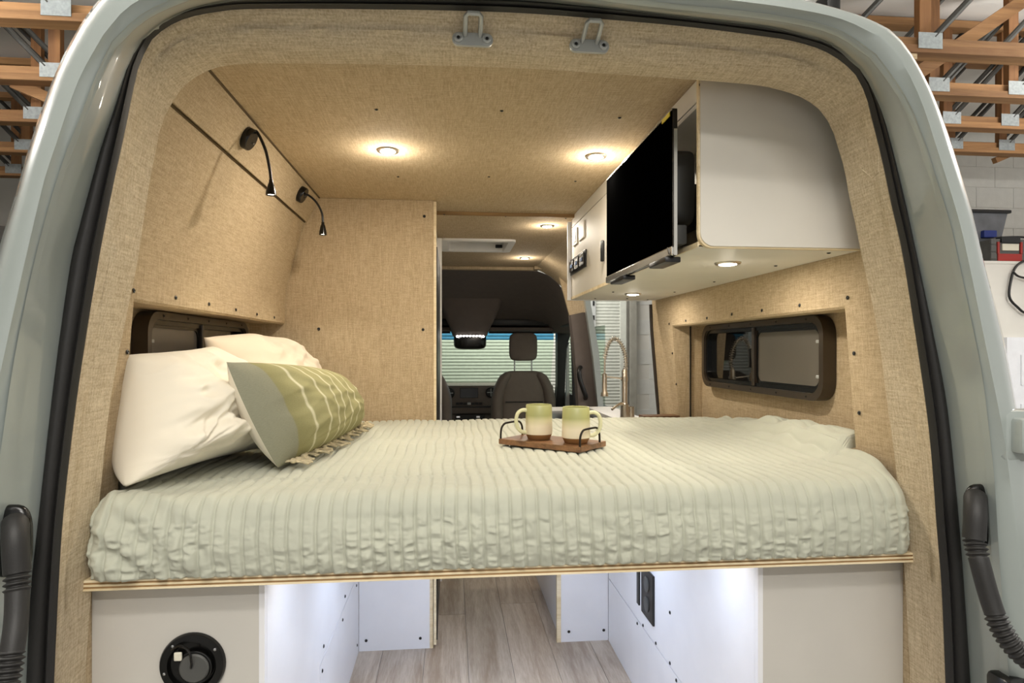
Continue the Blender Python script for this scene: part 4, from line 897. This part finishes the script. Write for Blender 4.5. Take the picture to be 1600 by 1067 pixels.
# seats
def seat(xc, label):
    Y = 4.30; t = thing('front_seat', (xc, Y+.3, 0), label, 'seat', 'front cab seats')
    bm = B(); superell(bm, (xc, Y+.08, .74), (.205, .075, .345), .35, .5, 24, 28); obj('backrest', bm, 'cab_seat', t, smooth='raw')
    for s in (-1, 1):
        bm = B()
        def sh(z):  # bolster narrowing towards the top
            return .295-.105*max(0, (z-.80)/.28)**1.8
        rows = []
        for z in np.linspace(.40, 1.075, 22):
            w = sh(z); r_ = .07 if z < 1.03 else .07*math.sqrt(max(.02, 1-((z-1.03)/.05)**2))
            rows.append([(xc+s*(w-.055)+r_*.80*math.cos(a_), Y+.06+r_*1.2*math.sin(a_), z) for a_ in np.linspace(0, 2*PI, 17)[:-1]])
        loft(bm, rows, closed=True, capends=True); obj('side_bolster', bm, 'cab_seat', t, smooth=60)
    bm = B(); bx(bm, (xc-.17, Y-.004, .805), (xc+.17, Y+.004, .812)); obj('back_seam', bm, 'cab_black', t)
    bm = B(); superell(bm, (xc, Y+.08, 1.303), (.128, .06, .128), .42, .5, 18, 26); obj('headrest', bm, 'cab_seat', t, smooth='raw')
    for s in (-1, 1):
        bm = B(); tube(bm, [(xc+s*.078, Y+.08, 1.05), (xc+s*.078, Y+.08, 1.21)], .007, 10); obj('headrest_post', bm, 'chrome', t, smooth=True)
    bm = B(); bx(bm, (xc-.27, Y+.05, .30), (xc+.27, Y+.55, .48), .05); obj('cushion', bm, 'cab_seat', t, smooth=True)
    bm = B(); bx(bm, (xc-.2, Y+.1, -.004), (xc+.2, Y+.5, .31), .01); obj('pedestal', bm, 'cab_black', t, smooth=True)
seat(at(819, 600, Y=4.3).x, 'dark grey passenger seat with headrest, seen beyond the mugs'); seat(-.44, 'dark grey driver seat mostly hidden by the partition edge')
# passenger side: pillars and door
def flat(name, pts, Y, d, mat, parent): bm = B(); prism(bm, [at(x, y, Y=Y) for x, y in pts], (0, d, 0)); return obj(name, bm, mat, parent)
pl_ = thing('cab_pillar', (.85, 3.1, 0), 'dark grey pillar with grab handle between cab door and side opening', 'pillar')
flat('pillar_cover', [(892, 492), (910, 488), (916, 488), (929, 560), (937, 640), (940, 700), (908, 700), (902, 600), (897, 540)], 3.06, .10, 'cab_dark', pl_)
flat('painted_jamb', [(914, 468), (922, 468), (936, 550), (945, 660), (946, 700), (937, 700), (935, 640), (927, 560)], 3.0, .05, 'paint', pl_)
bm = B(); tube(bm, cr([at(907, 574, Y=3.05), at(905, 580, Y=2.99), at(906, 592, Y=2.98), at(912, 610, Y=2.98), at(915, 618, Y=3.0), at(915, 622, Y=3.05)], 6), .016, 10); obj('grab_handle', bm, 'cab_black', pl_, smooth=True)
flat('linen_cap', [(872, 425), (918, 425), (918, 490), (891, 496), (884, 470)], 3.2, .03, 'linen', pl_)
ap = thing('cab_door', (.95, 4.4, 0), 'black front door frame beside the passenger seat', 'door frame')
flat('windscreen_pillar', [(871, 512), (889, 500), (893, 496), (892, 520), (885, 545), (881, 660), (866, 660), (871, 600)], 4.65, .12, 'cab_black', ap)
flat('quarter_post', [(886, 545), (889, 535), (890, 660), (884, 660)], 4.5, .04, 'bracket_grey', ap)
bm = B(); bx(bm, (.955, 3.2, 0), (1.0, 5.0, .86)); obj('door_skin', bm, 'cab_black', ap)
flat('rear_frame', [(893, 530), (897, 530), (903, 660), (897, 660)], 3.4, .04, 'cab_black', ap)
bm = B(); bx(bm, (.99, 3.3, .86), (.994, 4.75, 1.46)); obj('door_glass', bm, 'side_glass', ap)
bm = B(); bx(bm, (.80, 3.3, 1.46), (.87, 4.85, 1.56), .02); obj('roof_rail', bm, 'cab_black', ap)

# ================================================================== GARAGE
YF = 6.9; GZ = -.72
bm = B(); bx(bm, (-7, -6, GZ-.05), (7, YF, GZ)); obj('garage_floor', bm, 'concrete', None, kind='structure', label='grey concrete garage floor', cat='floor')
gcl = thing('garage_ceiling', (0, 1, 3.5), 'white insulated garage ceiling above the trusses', 'ceiling', kind='structure')
for i, y in enumerate(np.arange(-6, YF, 1.2)):
    for j in range(6):
        bm = B(); x0 = -7+j*2.4; bx(bm, (x0, float(y), 3.50+.02*((i+j) % 2)), (min(7, x0+2.39), min(YF, float(y)+1.215), 3.52+.02*((i+j) % 2)), .004); obj('insulation_panel', bm, 'insulation', gcl)
def blocks(parent, x0, x1, z0, z1, Y, off=0.):
    bm = B(); bx(bm, (.0012, .006, .0012), (.3988, .05, .1988), .002); me = bpy.data.meshes.new('block'); bm.to_mesh(me); bm.free(); me.materials.append(MATS['block_paint'])
    r = 0; z = z0
    while z < z1-.05:
        x = x0-(.2 if r % 2 else 0)
        while x < x1:
            o = bpy.data.objects.new('block', me); link(o, parent); o.location = (x, Y, z); x += .4
        z += .2; r += 1
wf = thing('wall_garage_front', (2, YF, GZ), 'white painted block wall beside the roll-up door', 'wall', kind='structure')
e0 = at(992, 560, Y=YF).x
bm = B(); bx(bm, (-7, YF+.012, GZ), (7, YF+.2, 3.5)); obj('mortar', bm, 'garage_white', wf)
blocks(wf, e0+.2, 3.4, GZ, 2.4, YF-.0)
ru = thing('door_1', (0, YF, GZ), 'pale slatted metal roll-up door in front of the van', 'door', kind='structure')
d0 = at(967, 560, Y=YF).x; bm = B(); zz = []; z = GZ; pth = .0425
while z < 2.5:
    for u, dy in ((0, 0), (.10, .002), (.14, -.007), (.55, -.011), (.94, -.007)): zz.append((z+u*pth, dy))
    z += pth
loft(bm, [[(-2.6, YF-.04+dy, z_), (d0, YF-.04+dy, z_)] for z_, dy in zz]); s_ = obj('slat_curtain', bm, 'slat_metal', ru, kind='stuff')
for a, b_, dd, mt_ in ((967, 977, .06, 'slat_metal'), (982, 992, .09, 'post_grey')):
    xa, xb = at(a, 560, Y=YF).x, at(b_, 560, Y=YF).x; bm = B(); bx(bm, (xa, YF-dd, GZ), (xb, YF+.01, 2.6), .004); obj('guide_rail' if a == 967 else 'steel_post', bm, mt_, ru)
bm = B(); xa = at(925, 560, Y=YF).x; bx(bm, (xa-.03, YF-.09, GZ), (xa+.03, YF-.062, 2.6)); obj('chain_strip', bm, 'bracket_grey', ru)
for i in range(14): bm = B(); bx(bm, (xa-.012, YF-.10, GZ+.3+i*.19), (xa+.012, YF-.0905, GZ+.36+i*.19)); obj('chain_slot', bm, 'cab_black', ru)
# right side: block wall and built-in room with a door
YR = 3.05
wg = thing('wall_garage_right', (4.2, 4.4, GZ), 'white painted block wall right of the van behind the loft', 'wall', kind='structure')
bm = B(); bx(bm, (2.35, 4.412, GZ), (7, 4.5, 3.5)); obj('mortar', bm, 'garage_white', wg)
blocks(wg, 3.6, 7, .68+1.0, 3.4, 4.4)
rm = thing('wall_room', (4.6, YR, GZ), 'off-white partition wall of the small room right of the van', 'wall', kind='structure')
zt_ = at(1560, 412, Y=YR).z
bm = B(); bx(bm, (3.35, YR, GZ), (6.8, YR+.1, zt_)); obj('partition', bm, 'garage_white', rm)
bm = B(); bx(bm, (3.35, YR-.005, zt_), (6.8, 4.39, zt_+.02)); obj('loft_deck', bm, 'garage_white', rm)
dl = at(1568, 527, Y=YR); dt = thing('door_2', (dl.x+.4, YR, GZ), 'white six-panel door at the right picture edge', 'door', kind='structure')
bm = B(); bx(bm, (dl.x, YR-.03, GZ+.02), (dl.x+.86, YR-.001, dl.z)); obj('slab', bm, 'door_white', dt)
for (za, zb) in ((dl.z-.36, dl.z-.13), (dl.z-1.15, dl.z-.50), (dl.z-1.95, dl.z-1.3)):
    for xo in (.11, .48):
        bm = B(); o_ = [(dl.x+x, YR-.031, z) for x, z in rrect(xo, xo+.27, za, zb, .004, 2)]; i_ = [(dl.x+x, YR-.031, z) for x, z in rrect(xo+.02, xo+.25, za+.02, zb-.02, .004, 2)]
        ringplate(bm, o_, i_, (0, -.008, 0)); o = obj('panel_moulding', bm, 'door_white', dt)
        bm = B(); bx(bm, (dl.x+xo+.05, YR-.038, za+.05), (dl.x+xo+.22, YR-.030, zb-.05), .004); obj('raised_panel', bm, 'door_white', dt)
# storage on the loft
zl = zt_+.02
def stow(px, Y): return at(px, 400, Y=Y).x
x0, x1 = stow(1512, 3.25), stow(1576, 3.25); tb = thing('storage_tote', ((x0+x1)/2, 3.4, zl), 'grey plastic storage tote on the loft beside the wall', 'tote')
ht = at(1570, 334, Y=3.25).z-zl
bm = B(); loft(bm, [[(x0+.06, 3.28, zl), (x1-.09, 3.28, zl), (x1-.09, 3.58, zl), (x0+.06, 3.58, zl)], [(x0, 3.24, zl+ht), (x1-.02, 3.24, zl+ht), (x1-.02, 3.62, zl+ht), (x0, 3.62, zl+ht)]], closed=True, capends=True); obj('bin', bm, 'tote_grey', tb)
bm = B(); bx(bm, (x0-.01, 3.22, zl+ht), (x1, 3.64, zl+ht+.025), .006); obj('lid', bm, 'black_plastic', tb)
xm = stow(1546, 3.24); bm = B(); bx(bm, (xm-.06, 3.222, zl+ht*.52), (xm+.05, 3.262, zl+ht*.66), .006); obj('latch', bm, 'tote_blue', tb)
bm = B(); bx(bm, (x0+.05, 3.235, zl+.05), (xm-.02, 3.275, zl+.12), .003); obj('green_label', bm, 'iron', tb)
x0 = stow(1545, 3.10); x1 = x0+.42; tk = thing('tool_case', ((x0+x1)/2, 3.15, zl), 'grey and red tool case on the loft edge above the white door', 'tool case')
hk = at(1560, 371, Y=3.10).z-zl
bm = B(); bx(bm, (x0, 3.08, zl), (x1, 3.22, zl+hk*.92), .012); obj('shell', bm, 'tool_grey', tk, smooth=True)
for i in range(3): bm = B(); bx(bm, (x0-.006, 3.072, zl+.02+i*.055), (x0+.035, 3.09, zl+.065+i*.055), .004); obj('rib', bm, 'tool_grey', tk)
bm = B(); bx(bm, (x0+.05, 3.070, zl+.005), (x0+.25, 3.082, zl+.06), .003); obj('red_tray', bm, 'tool_red', tk)
for x in (x0+.045, x0+.235): bm = B(); bx(bm, (x, 3.068, zl+.06), (x+.018, 3.082, zl+hk*.8), .003); obj('red_clip', bm, 'tool_red', tk)
bm = B(); bx(bm, (x0+.085, 3.069, zl+.085), (x0+.22, 3.079, zl+.135)); obj('label_card', bm, 'paper', tk)
bm = B(); bx(bm, (x0+.075, 3.066, zl+.145), (x0+.23, 3.08, zl+.19)); obj('dark_panel', bm, 'black_plastic', tk)
bm = B(); tube(bm, cr([(x0+.07, 3.12, zl+hk*.9), (x0+.08, 3.12, zl+hk), (x0+.30, 3.12, zl+hk+.01), (x0+.35, 3.12, zl+hk*.9)], 5), .008, 8); obj('carry_handle', bm, 'black_plastic', tk, smooth=True)
P = [at(x, y, Y=YR-.03) for x, y in ((1600, 408), (1588, 416), (1581, 432), (1577, 463), (1590, 480), (1604, 488), (1625, 470), (1630, 430), (1612, 408))]
bm = B(); tube(bm, cr(P, 6, closed=True), .009, 8, closed=True); tube(bm, cr([at(1582, 424, Y=YR-.04), at(1592, 432, Y=YR-.04), at(1612, 436, Y=YR-.04)], 5), .008, 8); tag(obj('cable_loop', bm, 'black_plastic', smooth=True), 'black cable loop hanging below the tool case', 'cable')
# left neighbour
bm = B(); bx(bm, (-7, -6, GZ), (-6.9, YF, 3.5)); obj('wall_garage_left', bm, 'garage_white', None, kind='structure', label='plain white garage wall far left', cat='wall')
nb = thing('parked_van', (-3.6, 4.4, GZ), 'dark grey parked van roof at the far left picture edge', 'van'); p = at(8, 312, Y=2.4)
bm = B(); superell(bm, (p.x-1.0, 4.9, .75), (1.02, 2.6, p.z-.75), .3, .3, 24, 36); obj('body', bm, 'tv_back', nb, smooth='raw')
bm = B(); bx(bm, (p.x-1.8, 2.285, 1.25), (p.x-.2, 2.34, p.z-.28), .02); obj('rear_window', bm, 'display', nb, smooth=True)
for dx in (-1.6, -.4):
    for y in (3.2, 6.2): bm = B(); lathe(bm, [(.33, -.11), (.35, -.08), (.35, .08), (.33, .11)], (p.x+dx, y, GZ+.35), (1, 0, 0), 28); obj('wheel', bm, 'rubber', nb, smooth=True)

# roof trusses
TZ = 2.772
def truss(Y, x0, x1, joints, s, label):
    t = thing('roof_truss', ((x0+x1)/2, Y, TZ), label, 'truss', 'timber roof trusses of the garage')
    bm = B(); bx(bm, (x0, Y, TZ), (x1, Y+.09, TZ+.04), .003); obj('bottom_chord', bm, 'truss_wood', t)
    bm = B(); bx(bm, (x0, Y+.02, TZ+.0405), (x1, Y+.07, TZ+.085), .003); obj('chord_lamination', bm, 'truss_wood', t)
    bm = B(); bx(bm, (x0, Y, 3.44), (x1, Y+.09, 3.49), .003); obj('top_chord', bm, 'truss_wood', t)
    for i, jx in enumerate(joints):
        bm = B(); bx(bm, (jx-.032, Y+.025, TZ+.085), (jx+.032, Y+.065, 3.44), .002); obj('post', bm, 'post_wood', t)
        bm = B(); bx(bm, (jx-.06, Y-.0035, TZ+.02), (jx+.07, Y, TZ+.10)); obj('gusset_plate', bm, 'galvanized', t)
        bm = B(); tube(bm, [(jx+s*.03, Y+.012, TZ+.08), (jx+s*.60, Y+.012, 3.44)], .017, 8); obj('steel_web', bm, 'steel_tube', t, smooth=True)
        bm = B(); tube(bm, [(jx-s*.42, Y+.078, TZ+.08), (jx+s*.15, Y+.078, 3.44)], .015, 8); obj('steel_web', bm, 'steel_tube', t, smooth=True)
ordn = ('nearest', 'second', 'third', 'fourth', 'fifth')
RJ = [(1452, 1700), (1466, 1590, 1750), (1486, 1577, 1690), (1491, 1572, 1650)]
for k_ in range(4):
    Y = 1.64+.48*k_; truss(Y, .15, 6.8, [at(px, 100, Y=Y).x for px in RJ[k_]]+[1.1], 1, f'timber roof truss right of the van, {ordn[k_]} from the doorway')
LJ = [(86, -60), (80, -30), (52, -60), (36, -50), (20, -60)]
for k_ in range(5):
    Y = 1.74+.685*k_; truss(Y, -6.8, -.15, [at(px, 100, Y=Y).x for px in LJ[k_]]+[-1.1], -1, f'timber roof truss left of the van, {ordn[k_]} from the doorway')
a = at(1438, 112, Y=1.86); b_ = at(1625, -16, Y=1.86); d = (b_-a).normalized(); nn = Vector((-d.z, 0, d.x))*.035
bm = B(); prism(bm, [a-nn, b_-nn, b_+nn, a+nn], (0, .04, 0)); tag(obj('timber_brace', bm, 'truss_wood'), 'diagonal timber brace between the right-hand trusses', 'timber')
a = at(1557, 250, Y=3.2); b_ = at(1640, 214, Y=3.2); d = (b_-a).normalized(); nn = Vector((-d.z, 0, d.x))*.022
bm = B(); prism(bm, [a-nn, b_-nn, b_+nn, a+nn], (0, .04, 0)); tag(obj('timber_brace', bm, 'truss_wood'), 'short slanted timber below the fourth right-hand truss', 'timber')
a = at(18, 128, Y=2.512); b_ = at(88, 158, Y=2.512); d = (b_-a).normalized(); nn = Vector((-d.z, 0, d.x))*.03
bm = B(); prism(bm, [a-nn, b_-nn, b_+nn, a+nn], (0, .04, 0)); tag(obj('timber_brace', bm, 'truss_wood'), 'short timber brace behind the second left-hand truss', 'timber')
